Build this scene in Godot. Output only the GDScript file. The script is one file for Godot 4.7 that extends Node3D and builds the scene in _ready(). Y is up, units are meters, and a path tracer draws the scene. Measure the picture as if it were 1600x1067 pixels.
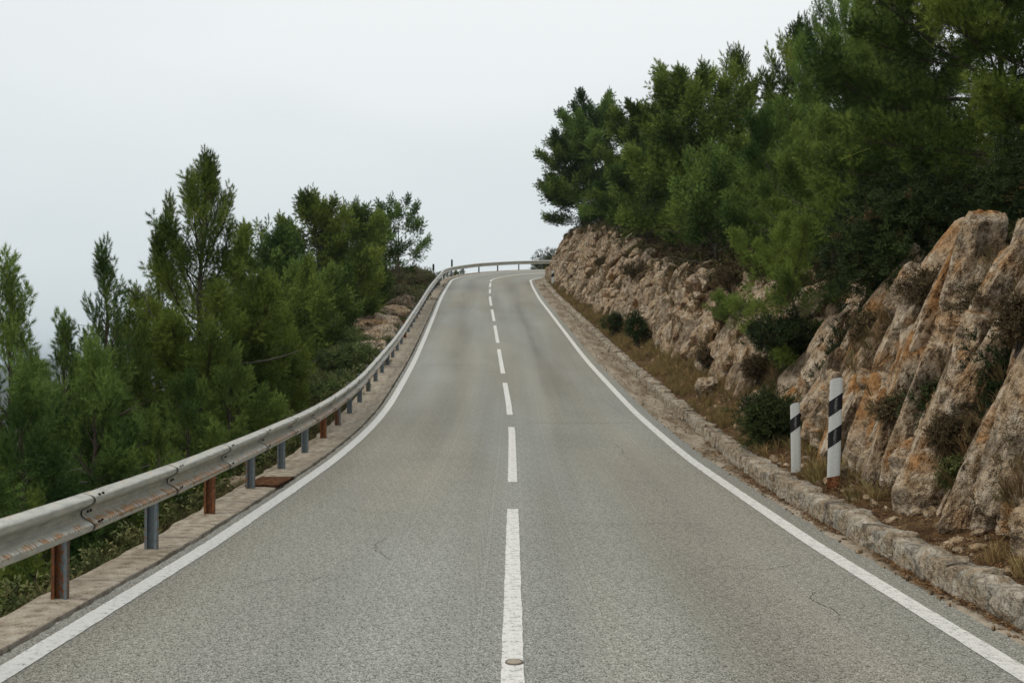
extends Node3D
# Mountain road climbing to a right-hand bend, guardrail and pines on one side, rock cutting and pines on the other.
# d is the distance ahead of the camera (d = -z), o the offset from the road's centre line (right positive), s the way along the road.

const EYE := 1.85
const SB := 77.4                      # where the bend begins
const BR := 7.6                       # radius of the bend
const BC := Vector2(6.0, 77.4)        # its centre (x, d)
const SE := 89.338                    # where the bend ends

var rng := RandomNumberGenerator.new()
var nz := FastNoiseLite.new()         # soft large noise
var nf := FastNoiseLite.new()         # finer noise
var nr := FastNoiseLite.new()         # ridged noise for rock
var taken := {}
var M := {}

# ------------------------------------------------------------------ small helpers
func lut(t: Array, x: float) -> float:
	if x <= t[0]: return t[1]
	var n := t.size()
	if x >= t[n - 2]: return t[n - 1]
	var i := 0
	while x > t[i + 2]: i += 2
	var x1: float = t[i]; var y1: float = t[i + 1]; var x2: float = t[i + 2]; var y2: float = t[i + 3]
	var m1 := (y2 - y1) / (x2 - x1); var m2 := m1
	if i >= 2: m1 = (y2 - float(t[i - 1])) / (x2 - float(t[i - 2]))
	if i + 5 < n: m2 = (float(t[i + 5]) - y1) / (float(t[i + 4]) - x1)
	var w := x2 - x1; var u := (x - x1) / w
	var u2 := u * u; var u3 := u2 * u
	return (2 * u3 - 3 * u2 + 1) * y1 + (u3 - 2 * u2 + u) * w * m1 + (-2 * u3 + 3 * u2) * y2 + (u3 - u2) * w * m2

const T_H := [-40, 0, -10, 0, 4, 0, 10, 0.0, 12, 0.03, 14.6, 0.08, 17.6, 0.16, 21.4, 0.35, 25.1, 0.62, 29.7, 1.1, 35.8, 1.8, 42.3, 2.68, 53, 4.18, 63.6, 5.68, 77.4, 7.72, 87.6, 9.42, 92, 9.9, 130, 11, 300, 11]
const T_CX := [-40, 0, 0, 0, 20, 0, 25.1, -0.07, 29.7, -0.2, 35.8, -0.4, 42.3, -0.62, 53, -1.0, 63.6, -1.37, 77.4, -1.6, 120, -1.6]
const T_KB := [-40, 3.42, 10, 3.42, 14.6, 3.47, 17.6, 3.65, 25, 3.9, 35, 4.05, 53, 4.0, 77.4, 3.9, 120, 3.9]         # face of the kerb
const T_CB := [-40, 4.4, 6, 4.4, 10, 4.42, 14, 4.6, 18, 5.2, 25, 5.45, 35, 5.45, 45, 5.2, 60, 4.85, 77.4, 4.45, 120, 4.4]  # foot of the rock
const T_CH := [-40, 4.0, 5, 3.2, 9, 3.05, 12, 2.75, 14, 2.6, 18, 2.65, 25, 2.9, 35, 3.0, 45, 3.0, 55, 3.6, 65, 4.1, 77, 3.5, 86, 3.0, 120, 2.6]   # its top above the road
const T_CL := [-40, 1.0, 9, 1.05, 12, 1.0, 14, 1.0, 20, 1.3, 30, 1.5, 45, 1.7, 55, 2.2, 65, 2.6, 77, 1.7, 86, 1.3, 120, 1.2]   # how far it leans back
const T_BF := [-40, 0.3, 10, 0.3, 14, 0.4, 20, 0.75, 30, 0.75, 45, 0.7, 60, 0.5, 77, 0.35, 120, 0.3]                  # foot of the rock above the road
const T_PO := [-40, 3.45, 8, 3.45, 14, 3.56, 17, 3.62, 26, 3.79, 50, 3.8, 77.4, 3.75, 120, 3.75]                     # guardrail posts
var hmemo := PackedFloat32Array()
func H(d: float) -> float:
	var k := (d + 40.0) * 10.0
	if k < 0: return 0.0
	var i := int(k)
	if i >= hmemo.size() - 1: return hmemo[hmemo.size() - 1]
	return lerpf(hmemo[i], hmemo[i + 1], k - i)
func P(s: float, o: float) -> Vector2:                # (x, d)
	if s <= SB: return Vector2(lut(T_CX, s) + o, s)
	if s <= SE:
		var a := (s - SB) / BR
		return BC + (BR - o) * Vector2(-cos(a), sin(a))
	return Vector2(BC.x + s - SE, BC.y + BR - o)
func V(s: float, o: float, y := 0.0) -> Vector3:      # on the road's surface, y above it
	var p := P(s, o)
	return Vector3(p.x, H(p.y) + y, -p.y)
func yaw_at(s: float) -> float:                       # turn about y that brings -z onto the road's direction
	if s <= SB: return -atan((lut(T_CX, s + 0.5) - lut(T_CX, s - 0.5)))
	return -minf((s - SB) / BR, PI / 2)
func off(x: float, d: float) -> float:
	if d <= SB: return minf(x - lut(T_CX, d), BC.y + BR - d) if x > 0 else x - lut(T_CX, d)
	if x < BC.x: return BR - Vector2(x, d).distance_to(BC)
	return BC.y + BR - d
func left_y(s: float, o: float) -> float:             # ground beyond the guardrail, below the road's level
	var a := -o - (lut(T_PO, s) + 0.22)
	var g := lut([-40, 0.8, 12, 0.78, 20, 0.6, 30, 0.36, 50, 0.3, 68, 0.12, 78, 0.1, 84, 0.5, 130, 0.7], s)
	var y := -0.10 - g * minf(a, 4.5) - 0.62 * clampf(a - 4.5, 0, 40) - 0.25 * maxf(a - 44.5, 0)
	var p := P(s, o)
	return y + clampf(a * 0.6, 0, 1) * 0.22 * nz.get_noise_2d(p.x * 5, p.y * 5) + clampf(a * 0.1, 0, 3) * nz.get_noise_2d(p.x, p.y)
func ground_at(x: float, d: float) -> float:
	var o := off(x, d)
	var s := d if d <= SB else SB + (BR * atan2(d - BC.y, maxf(BC.x - x, 0.0)) if x < BC.x else BR * PI / 2 + x - BC.x)
	if o < 0:
		return H(d) + left_y(s, o)
	return hill_y(x, d, o, s)
func hill_y(x: float, d: float, o: float, s: float) -> float:
	var cb := lut(T_CB, s); var ch := lut(T_CH, s); var cl := lut(T_CL, s); var bf := lut(T_BF, s); var kb := lut(T_KB, s)
	if o < cb: return H(d) + lerpf(0.22, bf, clampf((o - kb) / (cb - kb), 0, 1))
	if o < cb + cl: return H(d) + lerpf(bf, ch, (o - cb) / cl)
	var e := o - cb - cl
	return H(d) + ch + e * 0.30 - 0.003 * e * e * float(e < 40) - 4.8 * float(e >= 40) + 0.35 * nz.get_noise_2d(x * 3, d * 3) * minf(e, 1.0)

func named(parent: Node, o: Node, called: String) -> Node:
	var key := str(parent.get_instance_id()) + called
	var n: int = taken.get(key, 0)
	taken[key] = n + 1
	o.name = called if n == 0 else "%s_%03d" % [called, n]
	parent.add_child(o, true)
	return o
func thing(called: String, label: String, category: String, at := Vector3.ZERO, turn := 0.0, group := "") -> Node3D:
	var o := Node3D.new()
	named(self, o, called)
	o.position = at; o.rotation.y = turn
	tag(o, label, category, group)
	return o
func tag(o: Node, label: String, category: String, group := "") -> void:
	o.set_meta("label", label); o.set_meta("category", category)
	if group != "": o.set_meta("group", group)
func part(parent: Node, called: String, mesh: Mesh, mat: Material, xf := Transform3D()) -> MeshInstance3D:
	var o := MeshInstance3D.new()
	o.mesh = mesh; o.material_override = mat; o.transform = xf
	named(parent, o, called)
	return o
func struct(called: String, mesh: Mesh, mat: Material) -> MeshInstance3D:
	var o := part(self, called, mesh, mat)
	o.set_meta("kind", "structure")
	return o
func scatter(parent: Node, called: String, mesh: Mesh, mat: Material, xfs: Array, cols: Array) -> MultiMeshInstance3D:
	var mm := MultiMesh.new()
	mm.transform_format = MultiMesh.TRANSFORM_3D
	mm.use_colors = true
	mm.mesh = mesh
	mm.instance_count = xfs.size()
	for i in xfs.size():
		mm.set_instance_transform(i, xfs[i])
		mm.set_instance_color(i, cols[i])
	var o := MultiMeshInstance3D.new()
	o.multimesh = mm; o.material_override = mat
	o.set_meta("kind", "stuff")
	named(parent, o, called)
	return o
func rr(a: float, b: float) -> float: return rng.randf_range(a, b)
func lin(r: float, g: float, b: float) -> Color: return Color(r, g, b)
func rand_dir() -> Vector3:
	var v := Vector3(rng.randfn(), rng.randfn(), rng.randfn())
	return v.normalized()
func frame(y: Vector3, sc := Vector3.ONE, spin := 0.0) -> Basis:   # basis whose y axis is y
	y = y.normalized()
	var x := y.cross(Vector3(0.31, 0.17, 0.93)).normalized()
	var z := x.cross(y)
	return Basis(x * sc.x, y * sc.y, z * sc.z) * Basis(Vector3.UP, spin)

# a growing mesh
class Build:
	var v := PackedVector3Array()
	var n := PackedVector3Array()
	var c := PackedColorArray()
	var u := PackedVector2Array()
	var ix := PackedInt32Array()
	func put(p: Vector3, col := Color.WHITE, uv := Vector2.ZERO) -> int:
		v.append(p); c.append(col); u.append(uv)
		return v.size() - 1
	func tri(a: int, b: int, d: int) -> void:
		ix.append(a); ix.append(b); ix.append(d)
	func quad(a: int, b: int, d: int, e: int) -> void:
		tri(a, b, d); tri(a, d, e)
	func grid(rows: int, cols: int, first := 0) -> void:       # row by row
		for r in rows - 1:
			for k in cols - 1:
				var a := first + r * cols + k
				tri(a, a + cols, a + 1); tri(a + 1, a + cols, a + cols + 1)
	func tube(pts: Array, rad: Array, sides: int, col := Color.WHITE) -> void:
		var first := v.size()
		for i in pts.size():
			var t: Vector3 = (pts[mini(i + 1, pts.size() - 1)] - pts[maxi(i - 1, 0)]).normalized()
			var a := t.cross(Vector3(0.43, 0.12, 0.89)).normalized()
			var b := t.cross(a)
			for k in sides:
				var w := TAU * k / sides
				put(pts[i] + (a * cos(w) + b * sin(w)) * rad[i], col, Vector2(float(k) / sides, i))
		for i in pts.size() - 1:
			for k in sides:
				var p := first + i * sides + k
				var q := first + i * sides + (k + 1) % sides
				tri(p, p + sides, q); tri(q, p + sides, q + sides)
	func box(lo: Vector3, hi: Vector3, col := Color.WHITE) -> void:
		for ax in 3:
			for sg in 2:
				var a := (ax + 1) % 3; var b := (ax + 2) % 3
				var q := []
				for k in 4:
					var p := Vector3.ZERO
					p[ax] = hi[ax] if sg else lo[ax]
					p[a] = hi[a] if k in [1, 2] else lo[a]
					p[b] = hi[b] if k in [2, 3] else lo[b]
					q.append(put(p, col, Vector2(p[a], p[b])))
				if sg: quad(q[0], q[3], q[2], q[1])
				else: quad(q[0], q[1], q[2], q[3])
	func mesh(smooth := true) -> ArrayMesh:
		var pv := v; var pc := c; var pu := u; var pi := ix
		if not smooth:
			pv = PackedVector3Array(); pc = PackedColorArray(); pu = PackedVector2Array(); pi = PackedInt32Array()
			for i in ix:
				pi.append(pv.size()); pv.append(v[i]); pc.append(c[i]); pu.append(u[i])
		var nn := PackedVector3Array()
		nn.resize(pv.size())
		for k in range(0, pi.size(), 3):
			var a := pv[pi[k]]; var b := pv[pi[k + 1]]; var d := pv[pi[k + 2]]
			var f := (d - a).cross(b - a)
			nn[pi[k]] += f; nn[pi[k + 1]] += f; nn[pi[k + 2]] += f
		for k in nn.size(): nn[k] = nn[k].normalized() if nn[k].length_squared() > 1e-20 else Vector3.UP
		var arr := []
		arr.resize(Mesh.ARRAY_MAX)
		arr[Mesh.ARRAY_VERTEX] = pv; arr[Mesh.ARRAY_NORMAL] = nn; arr[Mesh.ARRAY_COLOR] = pc; arr[Mesh.ARRAY_TEX_UV] = pu; arr[Mesh.ARRAY_INDEX] = pi
		var m := ArrayMesh.new()
		m.add_surface_from_arrays(Mesh.PRIMITIVE_TRIANGLES, arr)
		return m

# ------------------------------------------------------------------ textures
func noise_bytes(seed_: int, freq: float, kind: int, oct: int, size: int) -> PackedByteArray:
	var f := FastNoiseLite.new()
	f.seed = seed_; f.frequency = freq; f.noise_type = kind as FastNoiseLite.NoiseType
	f.fractal_type = FastNoiseLite.FRACTAL_FBM if oct > 1 else FastNoiseLite.FRACTAL_NONE
	f.fractal_octaves = oct
	if kind == FastNoiseLite.TYPE_CELLULAR: f.cellular_return_type = FastNoiseLite.RETURN_CELL_VALUE
	var im := f.get_seamless_image(size, size, false, false, 0.15)
	im.convert(Image.FORMAT_L8)
	return im.get_data()
func ramp(stops: Array) -> PackedByteArray:             # [at, colour, at, colour ...] -> 256 rgb
	var out := PackedByteArray()
	for i in 256:
		var x := i / 255.0
		var k := 0
		while k + 3 < stops.size() - 1 and x > stops[k + 2]: k += 2
		var t := clampf((x - stops[k]) / maxf(stops[k + 2] - stops[k], 1e-4), 0, 1)
		var c: Color = (stops[k + 1] as Color).lerp(stops[k + 3], t)
		out.append(int(clampf(c.r, 0, 1) * 255)); out.append(int(clampf(c.g, 0, 1) * 255)); out.append(int(clampf(c.b, 0, 1) * 255))
	return out
func blend_tex(size: int, layers: Array, stops: Array) -> ImageTexture:    # layers: [bytes, weight] ... summed about the middle
	var out := PackedByteArray()
	out.resize(size * size * 3)
	var lt := ramp(stops)
	var a: PackedByteArray = layers[0]; var wa: float = layers[1]
	var b: PackedByteArray = layers[2] if layers.size() > 2 else a; var wb: float = layers[3] if layers.size() > 2 else 0.0
	var c: PackedByteArray = layers[4] if layers.size() > 4 else a; var wc: float = layers[5] if layers.size() > 4 else 0.0
	for i in size * size:
		var x := int(clampf(127.5 + (a[i] - 127.5) * wa + (b[i] - 127.5) * wb + (c[i] - 127.5) * wc, 0, 255)) * 3
		var j := i * 3
		out[j] = lt[x]; out[j + 1] = lt[x + 1]; out[j + 2] = lt[x + 2]
	var im := Image.create_from_data(size, size, false, Image.FORMAT_RGB8, out)
	im.generate_mipmaps()
	return ImageTexture.create_from_image(im)
func grey(x: float) -> Color: return Color(x, x, x)
func mat(rough: float, tile := 0.0, tex: Texture2D = null, bump: Texture2D = null, cm := 0.0, vc := true) -> StandardMaterial3D:
	var m := StandardMaterial3D.new()
	m.roughness = rough
	m.vertex_color_use_as_albedo = vc
	m.metallic_specular = 0.3
	if tile > 0:
		m.uv1_triplanar = true; m.uv1_world_triplanar = true
		m.uv1_scale = Vector3.ONE / tile
	if tex: m.albedo_texture = tex
	if bump:
		m.heightmap_enabled = true; m.heightmap_texture = bump; m.heightmap_scale = cm
	return m

func make_materials() -> void:
	var fine := noise_bytes(1, 0.42, FastNoiseLite.TYPE_VALUE, 2, 1024)
	var cell := noise_bytes(2, 0.11, FastNoiseLite.TYPE_CELLULAR, 1, 1024)
	var soft := noise_bytes(3, 0.012, FastNoiseLite.TYPE_SIMPLEX, 4, 1024)
	var fine5 := noise_bytes(4, 0.12, FastNoiseLite.TYPE_SIMPLEX, 3, 512)
	var soft5 := noise_bytes(5, 0.014, FastNoiseLite.TYPE_SIMPLEX, 5, 512)
	var cell5 := noise_bytes(6, 0.06, FastNoiseLite.TYPE_CELLULAR, 1, 512)
	var soft6 := noise_bytes(7, 0.03, FastNoiseLite.TYPE_SIMPLEX, 4, 512)
	var asphalt := blend_tex(1024, [cell, 0.62, fine, 0.55, soft, 0.18], [0.0, grey(0.22), 0.32, Color(0.61, 0.615, 0.605), 0.55, Color(0.82, 0.825, 0.81), 0.8, grey(0.97), 1.0, grey(1.0)])
	var ahigh := blend_tex(1024, [cell, 0.6, fine, 0.6], [0.0, grey(0.0), 1.0, grey(1.0)])
	M.asphalt = mat(0.92, 0.86, asphalt, ahigh, 0.15)
	M.paint = mat(0.75, 1.25, blend_tex(1024, [cell, 0.45, fine, 0.5, soft, 0.5], [0.0, grey(0.36), 0.16, grey(0.66), 0.27, grey(0.89), 0.6, grey(0.96), 1.0, grey(1.0)]), ahigh, 0.12)
	var rough5 := blend_tex(512, [fine5, 0.5, soft5, 0.7], [0.0, grey(0.0), 1.0, grey(1.0)])
	M.concrete = mat(0.95, 1.7, blend_tex(512, [fine5, 0.5, soft5, 0.55, cell5, 0.25], [0.0, Color(0.42, 0.38, 0.33), 0.4, Color(0.80, 0.77, 0.72), 0.7, Color(0.92, 0.9, 0.86), 1.0, grey(1.0)]), rough5, 0.5)
	M.rock = mat(0.95, 1.0, blend_tex(512, [fine5, 0.7, soft5, 0.8, soft6, 0.5], [0.0, Color(0.22, 0.18, 0.14), 0.26, Color(0.54, 0.48, 0.41), 0.48, Color(0.86, 0.81, 0.74), 0.75, Color(1, 0.98, 0.94), 1.0, grey(1.0)]), blend_tex(512, [fine5, 0.45, soft5, 0.8, soft6, 0.5], [0.0, grey(0.0), 1.0, grey(1.0)]), 4.0)
	M.rock.uv1_scale = Vector3(1.0, 0.7, 1.0)
	M.kerb = mat(0.95, 0.9, blend_tex(512, [fine5, 0.6, soft5, 0.5, soft6, 0.5], [0.0, Color(0.30, 0.285, 0.26), 0.30, Color(0.60, 0.59, 0.565), 0.52, Color(0.85, 0.845, 0.825), 1.0, grey(1.0)]), blend_tex(512, [fine5, 0.5, soft6, 0.8], [0.0, grey(0.0), 1.0, grey(1.0)]), 2.0)
	M.soil = mat(1.0, 1.5, blend_tex(512, [fine5, 0.8, soft5, 0.5, cell5, 0.3], [0.0, Color(0.25, 0.2, 0.15), 0.45, Color(0.62, 0.55, 0.46), 0.75, Color(0.86, 0.8, 0.7), 1.0, grey(1.0)]), rough5, 3.0)
	M.bark = mat(0.95, 0.5, blend_tex(512, [fine5, 0.6, soft6, 0.8], [0.0, grey(0.25), 0.5, grey(0.7), 1.0, grey(1.0)]), rough5, 1.0)
	M.needle = mat(0.6); M.needle.metallic_specular = 0.15; M.needle.backlight = Color(0.35, 0.35, 0.35)
	M.leaf = mat(0.5); M.leaf.metallic_specular = 0.2; M.leaf.backlight = Color(0.2, 0.2, 0.2)
	M.dry = mat(0.9); M.dry.backlight = Color(0.4, 0.4, 0.4)
	M.litter = mat(0.9)
	M.plain = mat(0.6)
	M.plastic = mat(0.45, 0.4, blend_tex(512, [fine5, 0.4, soft6, 0.6], [0.0, grey(0.6), 0.4, grey(0.92), 1.0, grey(1.0)]))
	# galvanised steel, plain and with patches of rust: uv runs along and across the sheet
	M.rail = []
	for k in 4: M.rail.append(steel(40 + k, 512, 128, [0.0, 0.16, 0.28, 0.40][k], true))
	M.post = []
	for k in 4: M.post.append(steel(60 + k, 96, 256, [0.0, 0.12, 0.5, 1.0][k], false))
	M.bolt = mat(0.6, 0, null, null, 0, false)
	M.bolt.albedo_color = Color(0.16, 0.14, 0.12)

func steel(seed_: int, w: int, h: int, rust: float, rail: bool) -> StandardMaterial3D:
	var a := FastNoiseLite.new(); a.seed = seed_; a.frequency = 0.035; a.fractal_octaves = 4
	var b := FastNoiseLite.new(); b.seed = seed_ + 9; b.frequency = 0.2; b.fractal_octaves = 3
	var im := Image.create_empty(w, h, false, Image.FORMAT_RGB8)
	var zinc := Color(0.71, 0.71, 0.675) if rail else Color(0.42, 0.465, 0.49)
	for y in h:
		for x in w:
			var p := a.get_noise_2d(x * (0.55 if rail else 1.4), y * 1.4)
			var q := b.get_noise_2d(x, y)
			var c := zinc * (1.0 + 0.10 * q + 0.16 * p)
			var r := 0.0
			if rail:                                  # rust runs out of the lower trough, in blots and short tongues
				var v := float(y) / h
				var band := exp(-pow((v - 0.30) / 0.085, 2.0)) + 0.45 * exp(-pow((v - 0.12) / 0.05, 2.0))
				var run := a.get_noise_2d(x * 3.2, y * 0.5 + 300)             # narrow runs down the sheet
				r = smoothstep(0.42, 0.70, (0.42 + 0.6 * p + 0.7 * run + 0.25 * q) * band + rust - 0.12) if rust > 0 else 0.0
				r = maxf(r, smoothstep(0.60, 0.66, 0.5 * q + p * 0.6 + 0.14 + rust * 0.2))
			else:
				var side := float(x) / w
				r = smoothstep(0.45, 0.55, rust * 1.25 + p * 0.75 + q * 0.2 - (side - 0.4) * (0.9 if rust < 0.9 else 0.0) + 0.1 * (float(y) / h) - 0.05)
			c = c.lerp((Color(0.47, 0.30, 0.15) if rail else Color(0.43, 0.255, 0.125)) * (1.0 + 0.5 * q + 0.5 * p), r * (0.72 if rail else 0.95))
			c.a = 1.0
			im.set_pixel(x, y, c)
	im.generate_mipmaps()
	var m := mat(0.46 if rail else 0.6, 0, ImageTexture.create_from_image(im), null, 0, false)
	m.metallic = 0.55 if rail else 0.2
	m.metallic_specular = 0.5
	return m

# ------------------------------------------------------------------ camera, sky, light
func make_camera_and_light() -> void:
	var cam := Camera3D.new()
	cam.name = "camera"
	cam.position = Vector3(0, EYE, 0)
	cam.rotation_degrees = Vector3(0.95, 0, 0)
	cam.fov = 36.88
	cam.near = 0.1; cam.far = 20000.0
	add_child(cam)
	cam.current = true
	var cover := Image.create_empty(512, 256, false, Image.FORMAT_RGBA8)
	var cn := FastNoiseLite.new(); cn.seed = 11; cn.frequency = 0.012; cn.fractal_octaves = 4
	for y in 256:
		for x in 512:
			var w := TAU * x / 512.0 + 0.85
			var q := cn.get_noise_3d(cos(w) * 70, sin(w) * 70, y * 3.4)
			cover.set_pixel(x, y, Color(1.0, 0.92, 0.885, clampf(0.55 + 0.65 * q, 0.0, 0.68)))
	var sm := ProceduralSkyMaterial.new()
	sm.sky_top_color = Color(0.92, 0.935, 0.94)
	sm.sky_horizon_color = Color(0.715, 0.755, 0.767)
	sm.sky_curve = 0.9
	sm.sky_energy_multiplier = 1.12
	sm.ground_bottom_color = Color(0.30, 0.31, 0.29)
	sm.ground_horizon_color = Color(0.62, 0.66, 0.68)
	sm.ground_curve = 0.05
	sm.sky_cover = ImageTexture.create_from_image(cover)
	sm.sky_cover_modulate = Color(0.50, 0.50, 0.50)
	sm.sun_angle_max = 1.0
	var env := Environment.new()
	env.background_mode = Environment.BG_SKY
	env.sky = Sky.new()
	env.sky.sky_material = sm
	env.tonemap_mode = Environment.TONE_MAPPER_LINEAR
	env.tonemap_exposure = 1.0
	env.sdfgi_enabled = true; env.ssao_enabled = true; env.ssil_enabled = true
	env.fog_enabled = true; env.fog_density = 0.00016; env.fog_light_color = Color(0.80, 0.87, 0.92)
	var we := WorldEnvironment.new()
	we.name = "world_environment"
	we.environment = env
	add_child(we)
	var sun := DirectionalLight3D.new()
	sun.name = "sun"
	sun.light_energy = 0.5
	sun.light_angular_distance = 45.0
	sun.light_color = Color(1.0, 0.97, 0.92)
	sun.shadow_enabled = true
	add_child(sun)
	sun.look_at_from_position(Vector3(-6, 9, 3), Vector3.ZERO)

# ------------------------------------------------------------------ road
func road_rows() -> PackedFloat32Array:
	var out := PackedFloat32Array()
	var s := -14.0
	while s < 114.0:
		out.append(s)
		s += 0.5 if s < 3 else (0.09 if s < 24 else (0.2 if s < 50 else 0.4))
	return out
func road_tint(o: float, s: float) -> float:
	var t := 1.0 + 0.17 * nz.get_noise_2d(o * 22, s * 1.6) + 0.07 * nz.get_noise_2d(o * 9 + 90, s * 9) + 0.05 * nf.get_noise_2d(o * 3, s * 0.7)
	for c in [-1.5, 1.5]: t -= 0.09 * exp(-pow((o - c) / 0.30, 2.0)) - 0.05 * exp(-pow((absf(o - c) - 0.72) / 0.2, 2.0))                       # oil and dust between the wheel tracks
	var seam := lerpf(0.75, 1.45, clampf((s - 12) / 30.0, 0, 1)) + 0.06 * nz.get_noise_1d(s * 6)
	t -= 0.15 * exp(-pow((o - seam) / 0.12, 2.0)) * smoothstep(9, 16, s) * (1.0 - smoothstep(52, 62, s)) * (0.75 + 0.5 * nz.get_noise_1d(s * 8 + 50))
	for c in [[22.6, 0.35, 2.8], [34.5, -2.6, -0.4], [57.0, -2.7, -0.9]]:                   # dark joints across a lane
		if o > c[1] and o < c[2]: t -= 0.13 * exp(-pow((s - float(c[0]) - 0.2 * nz.get_noise_1d(o * 30)) / 0.14, 2.0))
	return t
func make_road() -> Node3D:
	var b := Build.new()
	var rows := road_rows()
	var nc := 76
	for s in rows:
		for k in nc:
			var o := lerpf(-3.17, 3.28, k / float(nc - 1))
			if k == 0: o -= 0.02 + 0.03 * nf.get_noise_1d(s * 22)
			if k == nc - 1: o += 0.03 + 0.05 * nf.get_noise_1d(s * 25 + 40)
			var t := road_tint(o, s)
			var br := clampf(0.5 + 1.3 * nz.get_noise_2d(o * 14 + 200, s * 1.1), 0, 1)
			b.put(V(s, o, 0), Color(0.46, 0.478, 0.458).lerp(Color(0.46, 0.44, 0.385), br * 0.8) * t)
	b.grid(rows.size(), nc)
	var road := struct("road", b.mesh(), M.asphalt)
	# painted lines
	line_strip("edge_line", -14, 110, -3.0, 0.085, 1)
	line_strip("edge_line", -14, 92, 3.0, 0.08, 2)
	var dashes := [[4.2, 12.35], [14.65, 21.9], [24.0, 30.0], [32.2, 38.8], [40.8, 47.2], [49.2, 55.2], [57.5, 64.0], [66.3, 69.8], [71.4, 75.4]]
	for q in dashes: line_strip("centre_dash", q[0], q[1], 0.0, 0.068, 7 + int(q[0]))
	line_strip("centre_dash", -9.0, 2.6, 0.0, 0.068, 33)
	line_strip("centre_line", 76.6, 112, 0.0, 0.07, 5)
	# cracks in the asphalt
	for c in [[[10.6, -1.28], [10.2, -1.36], [9.85, -1.30], [9.6, -1.18], [9.4, -1.14]], [[27.2, 2.42], [25.6, 2.55], [24.2, 2.66], [23.0, 2.82]],
			[[11.35, 0.35], [11.4, 0.8], [11.3, 1.3], [11.42, 1.75], [11.3, 2.2]], [[10.9, 1.7], [10.95, 2.0], [10.8, 2.25]], [[32, 2.5], [31, 2.55], [30, 2.62]],
			[[17.5, -2.0], [17.55, -1.4], [17.4, -0.9]], [[9.2, 2.5], [9.0, 2.2], [9.15, 1.9], [8.9, 1.55]], [[8.3, -2.2], [8.6, -2.0], [8.55, -1.7], [8.9, -1.5]], [[13.4, 0.9], [13.2, 1.3], [13.35, 1.8]],
			[[7.2, 2.3], [7.5, 2.36], [7.9, 2.3], [8.2, 2.42]], [[19.5, 1.9], [18.6, 2.0], [17.8, 1.92], [17.0, 2.05]], [[12.8, -2.4], [12.4, -2.3], [12.5, -2.0], [12.1, -1.8]]]:
		var cb_ := Build.new()
		var pts := []
		for i in c.size() - 1:
			for j in 8: pts.append(Vector2(c[i][0], c[i][1]).lerp(Vector2(c[i + 1][0], c[i + 1][1]), j / 8.0))
		for i in pts.size():
			var w: float = 0.002 + 0.004 * absf(nf.get_noise_1d(i * 23.0 + c[0][0] * 9))
			var jx := 0.03 * nf.get_noise_1d(i * 31.0 + c[0][0]); var jy := 0.05 * nf.get_noise_1d(i * 27.0 + 9 * c[0][1])
			var along: Vector2 = pts[mini(i + 1, pts.size() - 1)] - pts[maxi(i - 1, 0)]
			var side := Vector2(-along.y, along.x).normalized() * w
			var q: Vector2 = pts[i] + Vector2(jx, jy)
			cb_.put(V(q.x + side.x, q.y + side.y, 0.004), Color(0.15, 0.145, 0.13)); cb_.put(V(q.x - side.x, q.y - side.y, 0.004), Color(0.15, 0.145, 0.13))
		cb_.grid(pts.size(), 2)
		part(road, "crack", cb_.mesh(), M.asphalt)
	return road
func line_strip(called: String, s0: float, s1: float, o: float, hw: float, seed_: int) -> void:
	var b := Build.new()
	var s := s0
	var n := 0
	while true:
		var fade := 1.0 + 0.05 * nz.get_noise_1d(s * 7 + seed_ * 40)
		for k in 5:
			var e := (k - 2) / 2.0
			var w := hw * e + (0.008 * nf.get_noise_2d(s * 30, seed_ * 9 + k * 50) if absf(e) > 0.9 else 0.0)
			b.put(V(s, o + w, 0.005), Color(0.74, 0.755, 0.74) * fade)
		n += 1
		if s >= s1: break
		s = minf(s + (0.08 if s < 24 else 0.3), s1)
	b.grid(n, 5)
	var m := struct(called, b.mesh(), M.paint)
	m.set_meta("label", "worn white painted line on the asphalt")

# ------------------------------------------------------------------ concrete verge and guardrail
func make_verge() -> void:
	var root := Node3D.new()
	named(self, root, "concrete_verge")
	root.set_meta("kind", "structure")
	var s := -10.0
	var k := 0
	while s < 100.0:
		var L := rr(1.7, 2.4) * (1.0 if s < 60 else 1.6)
		var b := Build.new()
		var tone := rr(0.96, 1.04)
		var rows := 9
		for r in rows:
			var ss := s + 0.004 + (L - 0.008) * r / (rows - 1)
			var oo := lut(T_PO, ss) + 0.22 + 0.05 * nf.get_noise_1d(ss * 14) + 0.03 * nf.get_noise_1d(ss * 60)
			var oi := 3.235 + 0.025 * nf.get_noise_1d(ss * 35 + 70)
			var prof := [[oi, -0.2], [oi, 0.004], [oi + 0.015, 0.016], [lerpf(oi, oo, 0.3), 0.022], [lerpf(oi, oo, 0.6), 0.024], [oo - 0.03, 0.022], [oo, 0.005], [oo + 0.02, -0.35]]
			for q in prof:
				var y: float = q[1] + 0.006 * nf.get_noise_2d(ss * 25, q[0] * 25)
				var st := nz.get_noise_2d(ss * 16, float(q[0]) * 40)
				b.put(V(ss, -q[0], y), Color(0.46, 0.44, 0.40).lerp(Color(0.31, 0.28, 0.24), clampf(st * 1.3, 0, 0.7)) * tone)
		var nc := 8
		for r in rows - 1:
			for q in nc - 1:
				var a := r * nc + q
				b.tri(a, a + 1, a + nc); b.tri(a + 1, a + nc + 1, a + nc)
		for e in [0, rows - 1]:                     # end faces
			for q in range(1, nc - 2): b.tri(e * nc, e * nc + q, e * nc + q + 1)
		part(root, "concrete_slab", b.mesh(), M.concrete)
		s += L; k += 1

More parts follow.
